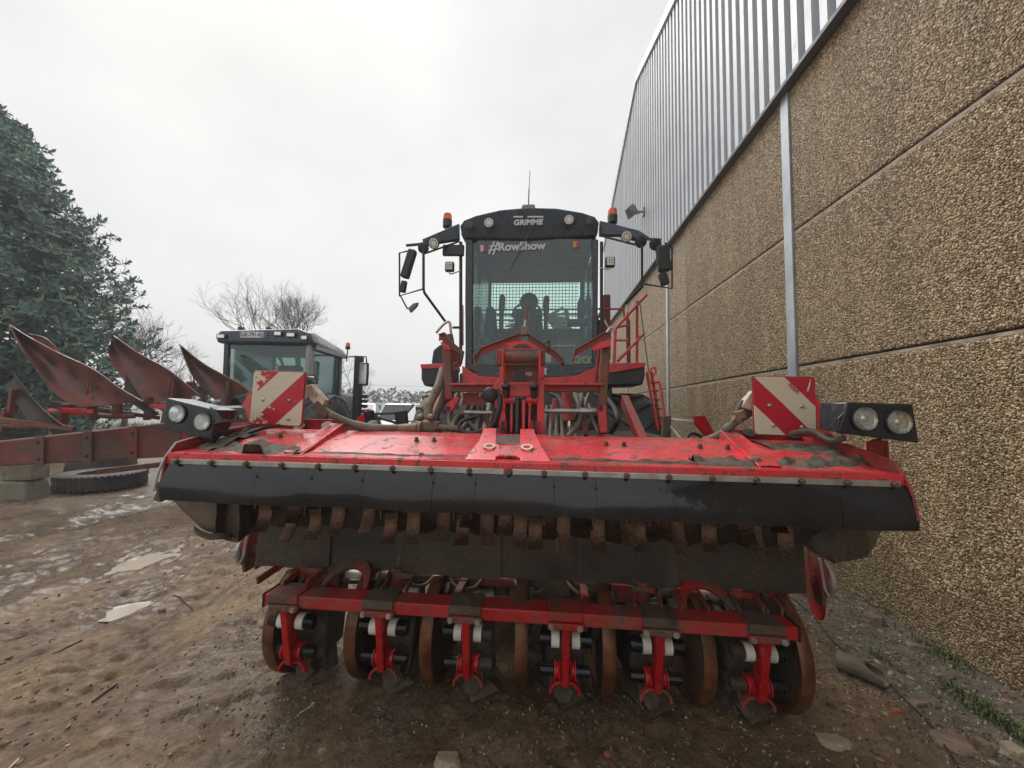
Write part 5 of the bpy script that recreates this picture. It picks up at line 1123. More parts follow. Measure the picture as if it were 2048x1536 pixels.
for px0, px1, py, Y in ((120,187,820,4.7),(300,338,811,5.2)):
    s = B(); s.bar(u(px0,py,Y-.1), u(px1,py+3,Y), .02, .06); s.build('scraper_bar', M['red'], pg, bevel=.004)
for px, py, Y in ((185,738,4.72),(237,770,4.8),(350,760,5.45),(460,765,6.2)):
    s = B(); a = u(px, py, Y+.02); s.bar(a, a+Vector((-.03,0,-.42)), .03, .07, (0,1,0)); s.build('mouldboard_stay', M['plred'], pg, bevel=.005)
s = B(); s.bar(u(191,944,5.9), u(330,928,6.4), .06, .09); s.build('drag_bar', M['rust'], pg, bevel=.01)
# things under and beside the plough
def flat_tyre(c, Rr, W, label, tilt=0):
    s = B(); h = W/2
    s.lathe([(Rr*.55,-h*.8),(Rr*.75,-h),(Rr*.93,-h*.92),(Rr,-h*.7),(Rr,h*.7),(Rr*.93,h*.92),(Rr*.75,h),(Rr*.55,h*.8),(Rr*.52,0)], Vector((0,0,h)), (0,0,1), 56, close=True)
    o = thing('old_tyre', label, 'tyre', c, rotz=.2); s.build('carcass', M['tyre'], o)
    s = B()
    for k in range(48):
        t = 2*math.pi*k/48; d = Vector((math.cos(t), math.sin(t), 0)); tn = Vector((-d.y,d.x,0))
        for z0, z1 in ((.08,.36),(.64,.92)): s.bar(d*(Rr+.004)+Vector((0,0,W*z0)), d*(Rr+.002)+Vector((0,0,W*z1))+tn*.02, .045, .012, d)
    s.build('tread', M['tyre'], o); return o
p = uz(118, 985); flat_tyre(Vector((p.x,p.y+.62,-.03)), .60, .29, 'old black tyre lying flat in the mud under the plough')
p = uz(75, 960); flat_tyre(Vector((p.x-.1,p.y+1.15,-.03)), .55, .45, 'second old tyre, standing higher behind the flat one')
p = uz(12, 1000); cb_ = thing('concrete_block', 'pale rough concrete block beside the old tyre at left', 'block', (p.x, p.y+.2, 0), rotz=.25)
s = B(); s.hexa([(-.26,-.2,-.05),(.2,-.18,-.05),(.22,.2,-.05),(-.25,.2,-.05)], [(-.22,-.17,.27),(.15,-.16,.25),(.17,.17,.26),(-.22,.17,.28)]); s.build('lower_block', M['concrete'], cb_, bevel=.03, seg=3)
s = B(); s.hexa([(-.2,-.14,.275),(.19,-.13,.275),(.19,.16,.275),(-.2,.15,.275)], [(-.2,-.13,.55),(.18,-.12,.53),(.18,.15,.54),(-.2,.14,.55)]); s.build('upper_block', M['concrete'], cb_, bevel=.02, seg=3)
p = uz(40, 992); o = thing('rubble_stone', 'small ochre stone at the foot of the concrete block', 'stone', p); s = B(); s.ball((p.x,p.y,.03), .11, 1, .7, .5); s.build('stone', M['cream'], o)

# ------------------------------------------------------------------ tractor (seen from behind)
D0 = 7.5; fh = Vector((-math.sin(PSI), math.cos(PSI), 0)); rh = Vector((math.cos(PSI), math.sin(PSI), 0))
tl_ = fh*D0 + rh*((533-1024)/770*D0)
tr = thing('tractor', 'dark blue-grey tractor with roof number plate behind the plough', 'tractor', (tl_.x, tl_.y, 0), rotz=PSI)
M['trblue'] = worn('tractor_dark_blue', (.03,.045,.07), .3, dirt=.15, bump=.03, coat=.2)
M['trglass'] = glass('tractor_rear_glass', (.50,.57,.55), .03); M['trroof'] = worn('tractor_roof_grey', (.42,.46,.50), .35, dirt=.12, bump=.02)
M['trgrey'] = worn('tractor_pillar_grey', (.30,.32,.35), .4, dirt=.1, bump=.02)
def tb(name, mat, bevel=.01, **k):
    s = B(); s.box(*k['b']); return s.build(name, M[mat], tr, bevel=bevel)
W_ = .80
for x in (-W_, W_):
    s = B(); s.bar((x*.97,0,1.2), (x,-.02,2.72), .09, .09, (0,1,0)); s.build('rear_pillar', M['blackpaint'] if x < 0 else M['trgrey'], tr, bevel=.015)
    s = B(); s.bar((x*.93,1.55,1.15), (x*.97,1.42,2.7), .07, .07, (0,1,0)); s.build('front_pillar', M['trgrey'], tr, bevel=.015)
s = B(); s.bar((W_*.99,.12,1.2), (W_*1.0,.10,2.7), .10, .03, (1,0,0)); s.build('corner_trim', M['trgrey'], tr, bevel=.01)
s = B(); s.prism([(-W_+.06,.0,1.45),(W_-.06,0,1.45),(W_-.06,-.03,2.66),(-W_+.06,-.03,2.66)], (0,.008,0)); s.build('rear_window', M['trglass'], tr)
for x in (-W_, W_):
    s = B(); s.prism([(x*.97,.18,1.5),(x*.95,1.45,1.3),(x*.97,1.38,2.62),(x*.99,.16,2.66)], (.006,0,0)); s.build('side_window', M['trglass'], tr)
s = B(); s.prism([(-W_*.9,1.5,1.5),(W_*.9,1.5,1.5),(W_*.92,1.4,2.62),(-W_*.92,1.4,2.62)], (0,.008,0)); s.build('windscreen', M['rearglass'], tr)
# roof: dark rear hood with lights, pale top sloping forward
s = B(); s.prism([(-.93,-.14,2.68),(-.97,-.14,2.82),(-.88,-.14,2.93),(.62,-.14,2.99),(.86,-.14,2.9),(.92,-.14,2.74),(.9,-.14,2.68)], (0,.25,0)); s.build('roof_rear', M['trblue'], tr, bevel=.05, seg=4)
s = B(); s.hexa([(-.92,.11,2.70),(.92,.11,2.70),(.90,1.6,2.66),(-.90,1.6,2.66)], [(-.84,.11,2.96),(.80,.11,3.0),(.78,1.5,2.86),(-.78,1.5,2.84)]); s.build('roof', M['trroof'], tr, bevel=.1, seg=4)
s = B(); s.box(-.88, .88, .1, 1.55, 2.62, 2.70); s.build('headliner', M['trgrey'], tr)
pl_ = tb('number_plate', 'platewhite', .003, b=(-.50,.03,-.165,-.145,2.785,2.90))
tb('plate_band', 'plateblue', 0, b=(-.50,-.455,-.1655,-.1651,2.786,2.899)).parent = tr
tb('plate_band', 'plateblue', 0, b=(-.015,.03,-.1655,-.1651,2.786,2.899))
link('plate_text', textmesh('GE-791-KJ', .108, M['black'], .0012, 0, .001, .92), tr, 0, 2, frame_m((-.235,-.168,2.842), (1,0,0), (0,0,1)))
for x, z, w in ((-.82,2.80,.14), (.27,2.87,.12), (.52,2.85,.14), (.78,2.80,.1)):
    s = B(); s.box(x-w/2-.02, x+w/2+.02, -.19, -.14, z-.045, z+.045); o = s.build('roof_lamp', M['blackpaint'], tr, bevel=.01); s = B(); s.box(x-w/2, x+w/2, -.197, -.191, z-.03, z+.03); s.build('lamp_face', M['lens'], o)
for x in (-.6, -.05): tb('roof_bracket', 'black', .005, b=(x-.04,x+.04,.0,.08,2.96,3.03))
s = B(); s.cyl((.42,.4,2.9), (.42,.4,3.16), .012, 8); s.build('aerial', M['black'], tr)
s = B(); s.cyl((.88,1.5,2.55), (.90,1.5,2.86), .014, 8); s.lathe([(.05,2.84),(.055,2.86),(.055,2.90)], (.90,1.5,0), (0,0,1), 14); o = s.build('beacon_base', M['black'], tr); s = B(); s.lathe([(.05,2.90),(.05,2.97),(.03,3.0),(.001,3.0)], (.90,1.5,0), (0,0,1), 14); s.build('beacon_lens', M['orange'], o)
# exhaust and mirror on the right
s = B(); s.tube([(1.02,1.9,1.1),(1.02,1.9,2.72)], .11, 16); s.build('exhaust_stack', M['black'], tr)
s = B(); s.tube([(.85,1.55,2.66),(1.1,1.5,2.68),(1.38,1.4,2.66),(1.40,1.4,2.5)], .016, 8); s.build('mirror_arm', M['black'], tr)
s = B(); s.box(1.24, 1.46, 1.33, 1.43, 1.98, 2.52); o = s.build('mirror', M['black'], tr, bevel=.04, seg=3); s = B(); s.box(1.27, 1.43, 1.32, 1.329, 2.02, 2.48); s.build('mirror_glass', M['chrome'], o)
s = B(); s.tube([(-.85,1.5,2.3),(-1.15,1.5,2.32),(-1.2,1.5,2.1)], .016, 8); s.box(-1.3, -1.12, 1.45, 1.5, 1.9, 2.1); s.build('mirror', M['black'], tr)
s = B(); s.box(.82, .98, -.08, .06, 2.02, 2.10); o = s.build('fender_lamp', M['black'], tr, bevel=.01); s = B(); s.box(.84, .96, -.088, -.081, 2.03, 2.07); s.build('lamp_face', M['lens'], o)
# fenders, tyres, body
for x in (-1, 1):
    s = B(); pr = [(-.42,.98),(-.36,1.3),(-.12,1.60),(.25,1.73),(.65,1.68),(.95,1.5),(1.12,1.2),(1.16,1.0)]
    n_ = len(pr); o_ = [(x*.62,y,z) for y, z in pr]; i_ = [(x*1.22,y,z) for y, z in pr]
    s.add(o_+i_, [(k,k+1,n_+k+1,n_+k) for k in range(n_-1)]); f_ = s.build('fender', M['trblue'], tr, ang=60); md = f_.modifiers.new('solid','SOLIDIFY'); md.thickness = .04
    tyre(tr, (x*.95,.35,.86), .86, .56, .045, n=18, rim='trgrey'); tyre(tr, (x*.9,2.9,.68), .68, .46, .04, n=16, rim='trgrey')
tb('rear_body', 'dgrey', .02, b=(-.4,.4,-.3,1.0,.5,1.3)); tb('cab_floor', 'black', .02, b=(-.78,.78,0,1.5,1.2,1.42)); tb('bonnet', 'trblue', .08, b=(-.42,.42,1.6,3.6,1.0,1.85)); tb('chassis', 'dgrey', .02, b=(-.3,.3,.9,3.5,.55,1.0))
for x in (-.45,.45):
    s = B(); s.bar((x,-.9,.62), (x,.1,.75), .06, .09); s.build('lift_link', M['dgrey'], tr, bevel=.01)
tb('seat_back', 'black', .06, b=(-.22,.3,.62,.78,1.7,2.35)); tb('seat_cushion', 'black', .05, b=(-.24,.30,.65,1.15,1.55,1.72)); tb('side_panel', 'black', .03, b=(.35,.72,.3,1.2,1.42,1.85))
s = B(); s.tube([(.18*math.cos(k*.314),1.2+.06*math.sin(k*.314),1.98+.18*math.sin(k*.314)) for k in range(21)], .015, 6); s.bar((0,1.2,1.98), (0,1.45,1.4), .06, .06); s.build('steering_wheel', M['black'], tr)
s = B(); s.box(-.62,-.3,.5,.56,1.75,2.1); s.tube([(-.46,.53,1.5),(-.46,.53,1.75)], .015, 6); s.build('monitor', M['grey'], tr, bevel=.01)
s = B(); s.tube(catmull([(W_-.02,-.1,1.95),(W_+.1,-.15,2.0),(W_+.16,-.1,1.8),(W_+.1,0,1.5)]), .05, 10); s.build('air_hose', M['black'], tr)
for k in range(4):
    s = B(); s.ball((1.2,1.9,1.75-.12*k), .07, 1.2, 1, .7, 10, 6); s.build('side_lamp', M['black'], tr)

# ------------------------------------------------------------------ parked cars far behind
def car(px, depth, rz, colmat, label, name='parked_car'):
    pos = fh*depth+rh*((px-1024)/770*depth)
    t_ = thing(name, label, 'car', (pos.x,pos.y,0), 'cars parked at the far end of the yard', rotz=rz)
    W, L_, H_ = 1.84, 4.4, 1.66
    low = [(-2.15,.35),(-2.2,.62),(-2.12,.88),(-1.2,1.02),(-.95,1.02),(1.85,1.05),(2.12,1.0),(2.18,.6),(2.1,.35)]
    s = B()
    for sgn in (1,): s.prism([(-W/2,y,z) for y, z in low], (W,0,0))
    s.build('body', colmat, t_, bevel=.09, seg=3)
    s = B(); s.hexa([(-.86,-1.0,1.03),(.86,-1.0,1.03),(.86,1.95,1.06),(-.86,1.95,1.06)], [(-.66,-.25,1.60),(.66,-.25,1.60),(.66,1.55,1.62),(-.66,1.55,1.62)]); s.build('glasshouse', M['darkglass'], t_, bevel=.04)
    s = B(); s.hexa([(-.69,-.30,1.585),(.69,-.30,1.585),(.69,1.62,1.60),(-.69,1.62,1.60)], [(-.60,-.15,1.66),(.60,-.15,1.66),(.60,1.5,1.68),(-.60,1.5,1.68)]); s.build('roof', colmat, t_, bevel=.04)
    for sx in (-1, 1):
        for (y0, z0, y1, z1) in ((-1.02,1.03,-.27,1.6),(.55,1.05,.55,1.6),(1.95,1.06,1.57,1.62)): s = B(); s.bar((sx*.865,y0,z0), (sx*.668,y1,z1), .07, .07, (0,1,0)); s.build('pillar', colmat, t_)
        s = B(); s.bar((sx*.62,-.1,1.71), (sx*.62,1.5,1.72), .04, .03); s.build('roof_rail', M['steel'], t_)
        s = B(); s.box(min(sx*.95,sx*1.1), max(sx*.95,sx*1.1), -.85, -.7, 1.05, 1.2); s.build('door_mirror', colmat, t_, bevel=.03)
        s = B(); s.box(min(sx*.6,sx*.88), max(sx*.6,sx*.88), -2.205, -2.13, .72, .84); s.build('headlight', M['lens'], t_, bevel=.02)
        for y in (-1.35, 1.35):
            s = B(); s.lathe([(.2,-.1),(.31,-.11),(.34,-.07),(.34,.07),(.31,.11),(.2,.1)], (sx*.83,y,.34), (1,0,0), 24); wo = s.build('wheel', M['tyre'], t_); s = B(); s.lathe([(.05,-.115),(.2,-.11),(.2,.11),(.05,.115)], (sx*.83,y,.34), (1,0,0), 16); s.build('rim', M['steel'], wo)
    s = B(); s.box(-.5,.5,-2.215,-2.15,.5,.66); s.build('grille', M['black'], t_, bevel=.01)
    s = B(); s.box(-.26,.26,-2.225,-2.216,.40,.50); s.build('number_plate', M['platewhite'], t_)
    return t_
M['darkglass'] = plain('dark_car_glass', (.03,.035,.04), .06, coat=.5)
car(806, 15.5, PSI+.25, worn('white_car_paint', (.72,.74,.76), .25, var=.03, coat=.6, dirt=.05, bump=0), 'white estate car with roof rails parked behind the topper hood')
car(722, 16.5, PSI+.1, worn('silver_car_paint', (.42,.45,.48), .25, var=.03, coat=.6, dirt=.05, bump=0, metal=.4), 'silver car half hidden beside the tractor wheel')
car(868, 14, PSI-.1, worn('dark_car_paint', (.03,.04,.05), .25, var=.03, coat=.6, dirt=.1, bump=0), 'dark car right of the white estate, behind the hose manifold')

# ------------------------------------------------------------------ trees
def bare_tree(base, hgt, spread, seed, label, trunk_r=.16, lv=6, cat='tree', group='bare winter trees'):
    r_ = random.Random(seed); t_ = thing('bare_tree', label, cat, base, group)
    tk, cr_ = B(), B()
    def grow(p, d, l, r, k):
        q_ = p; pts = [p]; dd = d.copy(); ns = 3
        for i in range(ns):
            dd = (dd+Vector((r_.uniform(-.22,.22), r_.uniform(-.22,.22), r_.uniform(-.05,.16)))).normalized(); q_ = q_+dd*(l/ns); pts.append(q_)
        (tk if k < 2 else cr_).tube(pts, [r*(1-.35*i/ns) for i in range(ns+1)], 6 if k < 2 else 3, caps=False)
        if k >= lv: return
        for i in range(3 if k < 4 else 2+(r_.random() < .6)):
            ax_ = dd.orthogonal().normalized(); ax_.rotate(Quaternion(dd, r_.uniform(0,6.28)))
            nd = dd.copy(); nd.rotate(Quaternion(ax_, r_.uniform(.28,.75)*spread)); grow(pts[r_.choice((2,3,3))], nd, l*r_.uniform(.62,.86), r*.58, k+1)
    grow(Vector(base), Vector((0,0,1)), hgt*.24, trunk_r, 0)
    tk.build('trunk', M['bark'], t_, ang=80); cr_.build('crown', M['twig'], t_, ang=80); return t_
M['bark'] = worn('bark', (.09,.075,.06), .9, bump=.5, bs=20); M['twig'] = worn('twigs', (.11,.095,.086), .9, bump=0)
def at(px, depth): return fh*depth+rh*((px-1024)/770*depth)
bare_tree(at(600,24), 10.0, .85, 4, 'round-crowned bare tree straight behind the tractor cab', .2, 8)
bare_tree(at(705,30), 8.0, .85, 9, 'bare tree right of the tractor exhaust', .11, 6)
bare_tree(at(255,17), 7.0, 1.0, 15, 'bare tree at the edge of the evergreen', .13, 7)
bare_tree(at(330,18), 5.2, 1.05, 22, 'low bare tree behind the middle plough mouldboard', .12, 6)
bare_tree(at(420,20), 4.8, 1.05, 31, 'low bare tree between plough and tractor cab', .1, 6)
bare_tree(at(620,25), 6.5, 1.0, 37, 'bare tree seen past the right window of the tractor', .13, 6)
bare_tree(at(190,15), 3.6, 1.1, 44, 'bare shrub low behind the leftmost mouldboards', .08, 6)
# evergreen with big leaves (left)
def leafmesh_batch(B_, c, d, up, L_, w, r_):
    d = d.normalized(); s_ = d.cross(up)
    if s_.length < 1e-3: s_ = d.orthogonal()
    s_.normalize(); n_ = s_.cross(d).normalized()
    k = lambda t, a: c+d*(L_*t)+s_*(w*a)+n_*(abs(a)*w*.25-L_*.16*t*t)
    B_.add([c, k(.25,.38), k(.6,.46), k(1,0), k(.6,-.46), k(.25,-.38), k(.55,0)], [(0,1,6),(1,2,6),(2,3,6),(3,4,6),(4,5,6),(5,0,6)])
def leafmat(name, c0, c1, rough=.35):
    m, t, b = newmat(name); n = nodes(t); L = t.links.new
    oi = n('ShaderNodeNewGeometry'); rp = ramp(t, oi.outputs['Random Per Island'], 0, 1, (*c0,1), (*c1,1)); L(rp, b.inputs['Base Color']); b.inputs['Roughness'].default_value = rough; b.inputs['Specular IOR Level'].default_value = .22
    return m
M['leaf'] = leafmat('evergreen_leaves', (.038,.088,.074), (.14,.235,.18), .5); M['leafpale'] = leafmat('pale_leaves', (.17,.22,.08), (.30,.35,.15), .45)
eb_ = at(-172, 10.2); ev = thing('evergreen_tree', 'tall dense evergreen tree with big glossy leaves at the left edge', 'tree', eb_)
PRF = [(0,1.5),(1.0,3.3),(2.4,4.0),(3.8,3.9),(5.4,3.5),(6.6,2.9),(7.7,2.1),(8.8,1.4),(9.6,.7),(10.0,.1)]
def rad(z):
    for (a, b_), (c, d) in zip(PRF[:-1], PRF[1:]):
        if a <= z <= c: return b_+(d-b_)*(z-a)/(c-a)
    return .1
r_ = random.Random(5); lf, lp2, br = B(), B(), B()
br.tube([eb_, eb_+Vector((.1,0,3)), eb_+Vector((0,.1,6)), eb_+Vector((0,0,9))], [.25,.2,.12,.03], 8)
for k in range(6600):
    z = r_.uniform(.5, 9.9); a = r_.uniform(math.pi*1.02, math.pi*2.28) if r_.random() < .8 else r_.uniform(0, 6.28)
    lump = 1+.20*mnoise.noise((math.cos(a)*2.2, math.sin(a)*2.2, z*.8))+.14*mnoise.noise((math.cos(a)*6, math.sin(a)*6, z*2.1))
    f_ = 1-r_.gauss(.01,.085) if r_.random() < .55 else r_.uniform(.55,.88); rr = rad(z)*lump*f_
    o_ = Vector((math.cos(a), math.sin(a), .25)); c = eb_+Vector((o_.x*rr, o_.y*rr, z*1.06)); ax_ = (o_+Vector((r_.uniform(-.4,.4), r_.uniform(-.4,.4), r_.uniform(.0,.7)))).normalized()
    if f_ > .8: br.tube([c-ax_*.5, c], [.012,.006], 3, False)
    nl = r_.randint(7,10); a0 = ax_.orthogonal().normalized(); tgt = lp2 if r_.random() < .09 else lf; big = 1.0 if f_ > .8 else 1.7
    for j in range(nl):
        e = a0.copy(); e.rotate(Quaternion(ax_, j*2.4+r_.uniform(-.2,.2))); t_ = j/nl; d = (e*(1.0-.45*t_)+ax_*(.15+.95*t_)).normalized()
        leafmesh_batch(lf if tgt is lf or j % 3 else tgt, c-ax_*(.22*(1-t_)), d, ax_, big*r_.uniform(.13,.25), big*r_.uniform(.07,.115), r_)
lf.build('crown', M['leaf'], ev, ang=180); lp2.build('young_leaves', M['leafpale'], ev, ang=180); br.build('trunk', M['bark'], ev, ang=60)
# far hedge: reads as one mass
hd = B(); r_ = random.Random(8)
for k in range(9000):
    px = r_.uniform(-400, 1180); dp = r_.uniform(52, 62); p = at(px, dp)
    top = 3.6+1.3*mnoise.noise((px*.011,3.,0))+.8*mnoise.noise((px*.05,9.,0)); z = top*r_.random()**.7
    d = Vector((r_.uniform(-1,1), r_.uniform(-1,1), r_.uniform(-.3,1))); leafmesh_batch(hd, Vector((p.x,p.y,z)), d, Vector((0,0,1)), r_.uniform(.5,1.0), r_.uniform(.25,.5), r_)
hdo = hd.build('hedge', leafmat('hedge_leaves', (.05,.055,.03), (.13,.12,.07), .8), None, ang=180); stuff(tag(hdo, 'olive-brown hedge along the far edge of the yard', 'hedge'))
# grass verge behind the plough
gr_ = B()
for k in range(7000):
    px = r_.uniform(-100, 640); dp = r_.uniform(13, 26); p = at(px, dp); h_ = r_.uniform(.12,.4)
    gr_.add([(p.x-.02,p.y,0),(p.x+.02,p.y,0),(p.x+r_.uniform(-.12,.12),p.y,h_)], [(0,1,2)])
stuff(tag(gr_.build('grass_verge', leafmat('verge_grass', (.05,.09,.02), (.14,.18,.06), .7), None, ang=180), 'green grass verge beyond the parked plough', 'grass'))
s = B(); a, c = at(300,42)+Vector((0,0,5.6)), at(1150,46)+Vector((0,0,4.6)); s.tube([a.lerp(c, k/20)+Vector((0,0,-1.1*(1-(k/10-1)**2))) for k in range(21)], .014, 4); tag(s.build('overhead_wire', M['dgrey']), 'thin overhead wire against the sky right of the tractor', 'wire')

# ------------------------------------------------------------------ debris on the ground
def gz(x, y): return float(ground_h(np.array([[x]]), np.array([[y]]))[0,0])
def stone(px, py, sx, sy, sz, mat, label, name='stone', cat='stone', seed=0, rot=0):
    p = uz(px, py, .02); o = B(); bm = bmesh.new(); bmesh.ops.create_icosphere(bm, subdivisions=4, radius=1)
    cut = [Vector((math.cos(a_+seed), math.sin(a_+seed), random.Random(seed*7+i).uniform(-.2,.5))).normalized() for i, a_ in enumerate((0,1.1,2.3,3.4,4.5,5.5))]+[Vector((.1,.05,1)).normalized()]
    for v in bm.verts:
        c = v.co.copy()
        for n_ in cut:
            t_ = c.dot(n_)-.62
            if t_ > 0: c -= n_*t_*.92
        c += c.normalized()*.09*mnoise.fractal(c*3.5+Vector((seed*3,0,0)), 1., 2., 4); v.co = Vector((c.x*sx, c.y*sy, c.z*sz))
    me = bpy.data.meshes.new(name); bm.to_mesh(me); bm.free(); me.materials.append(M[mat]); me.polygons.foreach_set('use_smooth', [True]*len(me.polygons)); me.set_sharp_from_angle(angle=R(28))
    ob = bpy.data.objects.new(name, me); col.objects.link(ob); ob.location = (p.x, p.y, gz(p.x,p.y)+sz*.35); ob.rotation_euler = (0,0,rot); return tag(ob, label, cat)
M['st_brown'] = worn('brown_stone', (.20,.14,.09), .7, var=.3, vs=9, dirt=.3, bump=.3, bs=25); M['st_pale'] = worn('pale_stone', (.36,.29,.20), .75, var=.3, vs=8, dirt=.3, bump=.3, bs=25); M['brick'] = worn('brick_red', (.36,.10,.055), .8, var=.3, vs=12, dirt=.3, bump=.3, bs=30)
stone(1748,1245,.085,.07,.055,'st_brown','brown stone against the shed wall beside the upper weeds',seed=1)
stone(1842,1296,.07,.035,.018,'st_brown','thin flat brown stone near the wall below the first weeds',seed=2,rot=-.4)
stone(1905,1478,.105,.075,.03,'st_brown','large flat brown stone at lower right beside the wire',seed=3,rot=-.5)
stone(2030,1505,.07,.05,.04,'st_pale','pale stone in the bottom right corner',seed=4)
stone(1965,1490,.04,.05,.04,'st_brown','upright lump of stone left of the pale corner stone',seed=5)
stone(1668,1475,.10,.055,.016,'st_pale','flat pale slab in the mud right of the last depth wheel',seed=6,rot=-.2)
stone(895,1522,.075,.06,.022,'st_pale','flat pale stone at the bottom centre of the picture',seed=7)
stone(1215,1500,.02,.016,.012,'brick','small orange brick chip in front of the machine',cat='brick chip',name='brick_chip',seed=8)
stone(1790,1415,.035,.022,.014,'brick','red brick fragment below the broken pipe',cat='brick chip',name='brick_chip',seed=9)
stone(1832,1398,.05,.035,.02,'st_brown','dull brown stone right of the red brick fragment',seed=10)
stone(325,1212,.035,.025,.02,'mudcake','small dark clod beside the lower puddle',cat='clod',name='mud_clod',seed=11)
stone(1660,1408,.03,.02,.02,'mudcake','dark pebble between depth wheel and pipe',seed=12)
# broken pipe
pa, pb_ = uz(1675,1318,.05), uz(1760,1352,.05); pi = thing('broken_pipe', 'short broken grey-brown clay pipe lying near the wall', 'pipe', pa)
ax_ = pb_-pa; ln = ax_.length*1.1; s = B(); s.lathe([(.046,0),(.052,.002),(.052,ln*.5),(.050,ln),(.043,ln),(.043,ln*.5),(.046,.004)], pa, ax_, 28, close=True)
for i_, v in enumerate(s.v):
    q_ = Vector(v); t_ = (q_-pa).dot(ax_.normalized())
    if t_ > ln*.9: q_ -= ax_.normalized()*(.10*max(0,(q_.z-pa.z)/.05)+.02*mnoise.noise(q_*40)); s.v[i_] = tuple(q_)
s.build('pipe_shell', M['mudplate2'] if 'mudplate2' in M else worn('clay_pipe', (.17,.14,.10), .7, var=.3, dirt=.35, bump=.25), pi)
# wires and sticks
def gline(pts, r, mat, name, label, cat, k=8):
    P = catmull([uz(a, b_) for a, b_ in pts], k); P = [Vector((p.x, p.y, gz(p.x,p.y)+r*.6+.003)) for p in P]; s = B(); s.tube(P, r, 6); return tag(s.build(name, M[mat]), label, cat)
gline([(1560,1178),(1620,1228),(1668,1285),(1712,1316)], .004, 'black', 'cable', 'thin black cable running from the machine to the broken pipe', 'cable')
gline([(1770,1360),(1815,1405),(1850,1440),(1880,1480),(1920,1545)], .005, 'black', 'cable', 'thin black cable trailing past the large flat stone', 'cable')
for k, (a, c, lb_) in enumerate((((105,1305),(165,1280),'dark stick lying in the mud at the left'), ((185,1395),(235,1360),'forked dark stick at lower left'), ((345,1192),(388,1208),'short twig right of the lower puddle'), ((15,1532),(38,1510),'pale straw stalk in the bottom left corner'), ((600,1430),(625,1415),'pale twig in front of the first share'))):
    m_ = ((a[0]+c[0])/2+4, (a[1]+c[1])/2-3); gline([a, m_, c], .006 if k < 2 else .004, 'bark' if k < 3 else 'cream', 'stick', lb_, 'stick')
# weeds along the wall
def tuft(px, py, n_, r0, h, label, seed):
    p = uz(px, py); r_ = random.Random(seed); t_ = B()
    for k in range(n_):
        a = r_.uniform(0,6.28); d = r_.random()**.7*r0; x, y = p.x+d*math.cos(a)*.6, p.y+d*math.sin(a)*1.6; l = h*r_.uniform(.4,1.1); z0 = gz(x,y)
        o = Vector((r_.uniform(-1,1), r_.uniform(-1,1), 0))*l*.6; w = Vector((-o.y,o.x,0)).normalized()*.002
        b0 = Vector((x,y,z0-.003)); m_ = b0+o*.4+Vector((0,0,l*.7)); t_.add([b0-w, b0+w, m_+w*1.3, b0+o*1.1+Vector((0,0,l*.8)), m_-w*1.3], [(0,1,2,4),(4,2,3)])
    o = thing('weed_tuft', label, 'weeds', p, 'weeds along the foot of the wall'); t_.build('blades', M['weed'], o, ang=180)
M['weed'] = leafmat('weed_green', (.045,.07,.018), (.13,.16,.05), .6)
tuft(1790,1238,160,.10,.09,'green weeds beside the brown stone at the wall foot',1); tuft(1885,1318,220,.14,.05,'mossy weeds below the flat stone at the wall foot',2); tuft(1965,1425,260,.13,.05,'largest weed patch at lower right near the wall',3); tuft(1760,1320,40,.05,.07,'sparse weeds right behind the broken pipe',4); tuft(2010,1455,150,.1,.05,'weeds above the pale corner stone',6)
r3 = np.random.default_rng(9); nn_ = 420; sx3 = 1.3+1.2*r3.random(nn_)**.7; sy3 = 1.3+4.5*r3.random(nn_)
M['rubble'] = tonemat('rubble_stones', [(.06,.05,.04),(.12,.095,.07),(.19,.15,.11),(.28,.23,.17),(.25,.12,.07)], .7)
tag(gn_scatter('rubble', np.stack([sx3, sy3, ground_h(sx3[None,:], sy3[None,:])[0]], 1), .016, M['rubble'], 1, (.4,.4,.25), (1.9,1.6,1.0), (-.3,-.3,0), (.3,.3,6.28)), 'broken rubble strewn along the foot of the shed wall', 'rubble')
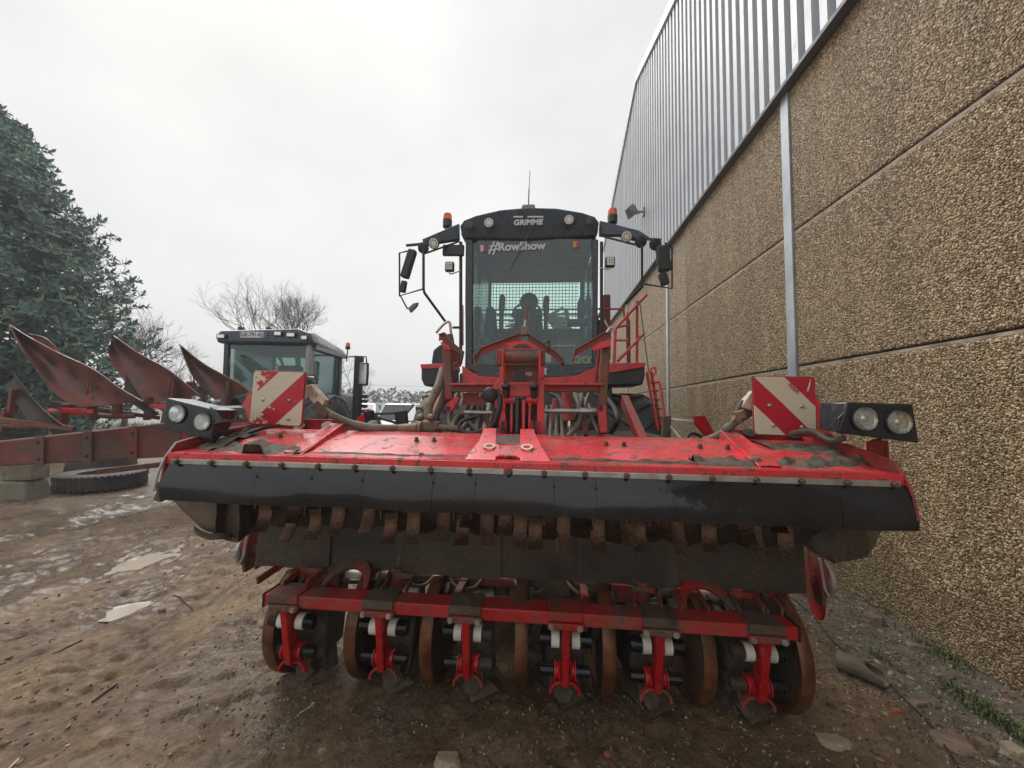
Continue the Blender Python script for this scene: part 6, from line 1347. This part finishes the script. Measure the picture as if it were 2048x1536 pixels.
# loose gravel and crumbs of soil
r2 = np.random.default_rng(4); n_ = 60000
gx = r2.uniform(-3.6, 2.5, n_); gy = 1.0+5.0*r2.random(n_)**1.6
dens = np.clip(fbm(gx*2.2, gy*2.2, 4, 71)*2.4-.75, 0, 1)*np.clip((gx+3.2)/2,.1,1)
for px, py, a, b_, k in ((500,1290,.35,.5,.9),(620,1430,.6,.25,.9),(1650,1440,.8,.5,1),(1350,1480,.8,.3,.5),(1850,1400,.5,1.1,1),(1760,1260,.4,.8,.9)):
    p = uz(px, py); dens = np.maximum(dens*.75, k*np.exp(-((gx-p.x)/a)**2-((gy-p.y)/b_)**2))
keep = r2.random(n_) < dens; gx, gy = gx[keep], gy[keep]; gzz = ground_h(gx[None,:], gy[None,:])[0]
M['gravel'] = tonemat('gravel_stones', [(.05,.035,.022),(.09,.062,.04),(.14,.10,.065),(.18,.13,.085),(.24,.19,.13),(.40,.34,.25)], .6)
go_ = gn_scatter('gravel', np.stack([gx, gy, gzz+.001], 1), .0062, M['gravel'], 2, (.5,.5,.35), (1.7,1.5,.9)); tag(go_, 'loose gravel and soil crumbs scattered over the mud', 'gravel')
nb_ = 2200; cx = r2.uniform(-5, 1.2, nb_); cy = 1.1+7*r2.random(nb_)**1.5; kk = fbm(cx*1.5, cy*1.2, 3, 88) > .52; cx, cy = cx[kk], cy[kk]
M['clods'] = tonemat('mud_clods', [(.09,.062,.04),(.14,.096,.06),(.19,.135,.085)], .6)
go_ = gn_scatter('mud_clods', np.stack([cx, cy, ground_h(cx[None,:], cy[None,:])[0]], 1), .011, M['clods'], 2, (.5,.5,.4), (1.8,1.5,1.1), (-.3,-.3,0), (.3,.3,6.28)); tag(go_, 'crumbled mud clods scattered over the yard', 'mud')
# ------------------------------------------------------------------ thin winter haze over the whole yard
hz = B(); hz.box(-830, 830, -90, 1630, -1.2, 11.3); hzo = hz.build('haze', None); stuff(tag(hzo, 'thin pale winter haze over the yard', 'haze'))
m = bpy.data.materials.new('haze'); m.use_nodes = True; t = m.node_tree; t.nodes.clear()
o_ = t.nodes.new('ShaderNodeOutputMaterial'); pv = t.nodes.new('ShaderNodeVolumePrincipled'); pv.inputs['Color'].default_value = (.93,.95,.97,1); pv.inputs['Density'].default_value = .0042; pv.inputs['Anisotropy'].default_value = .2
t.links.new(pv.outputs[0], o_.inputs['Volume']); hzo.data.materials.append(m)
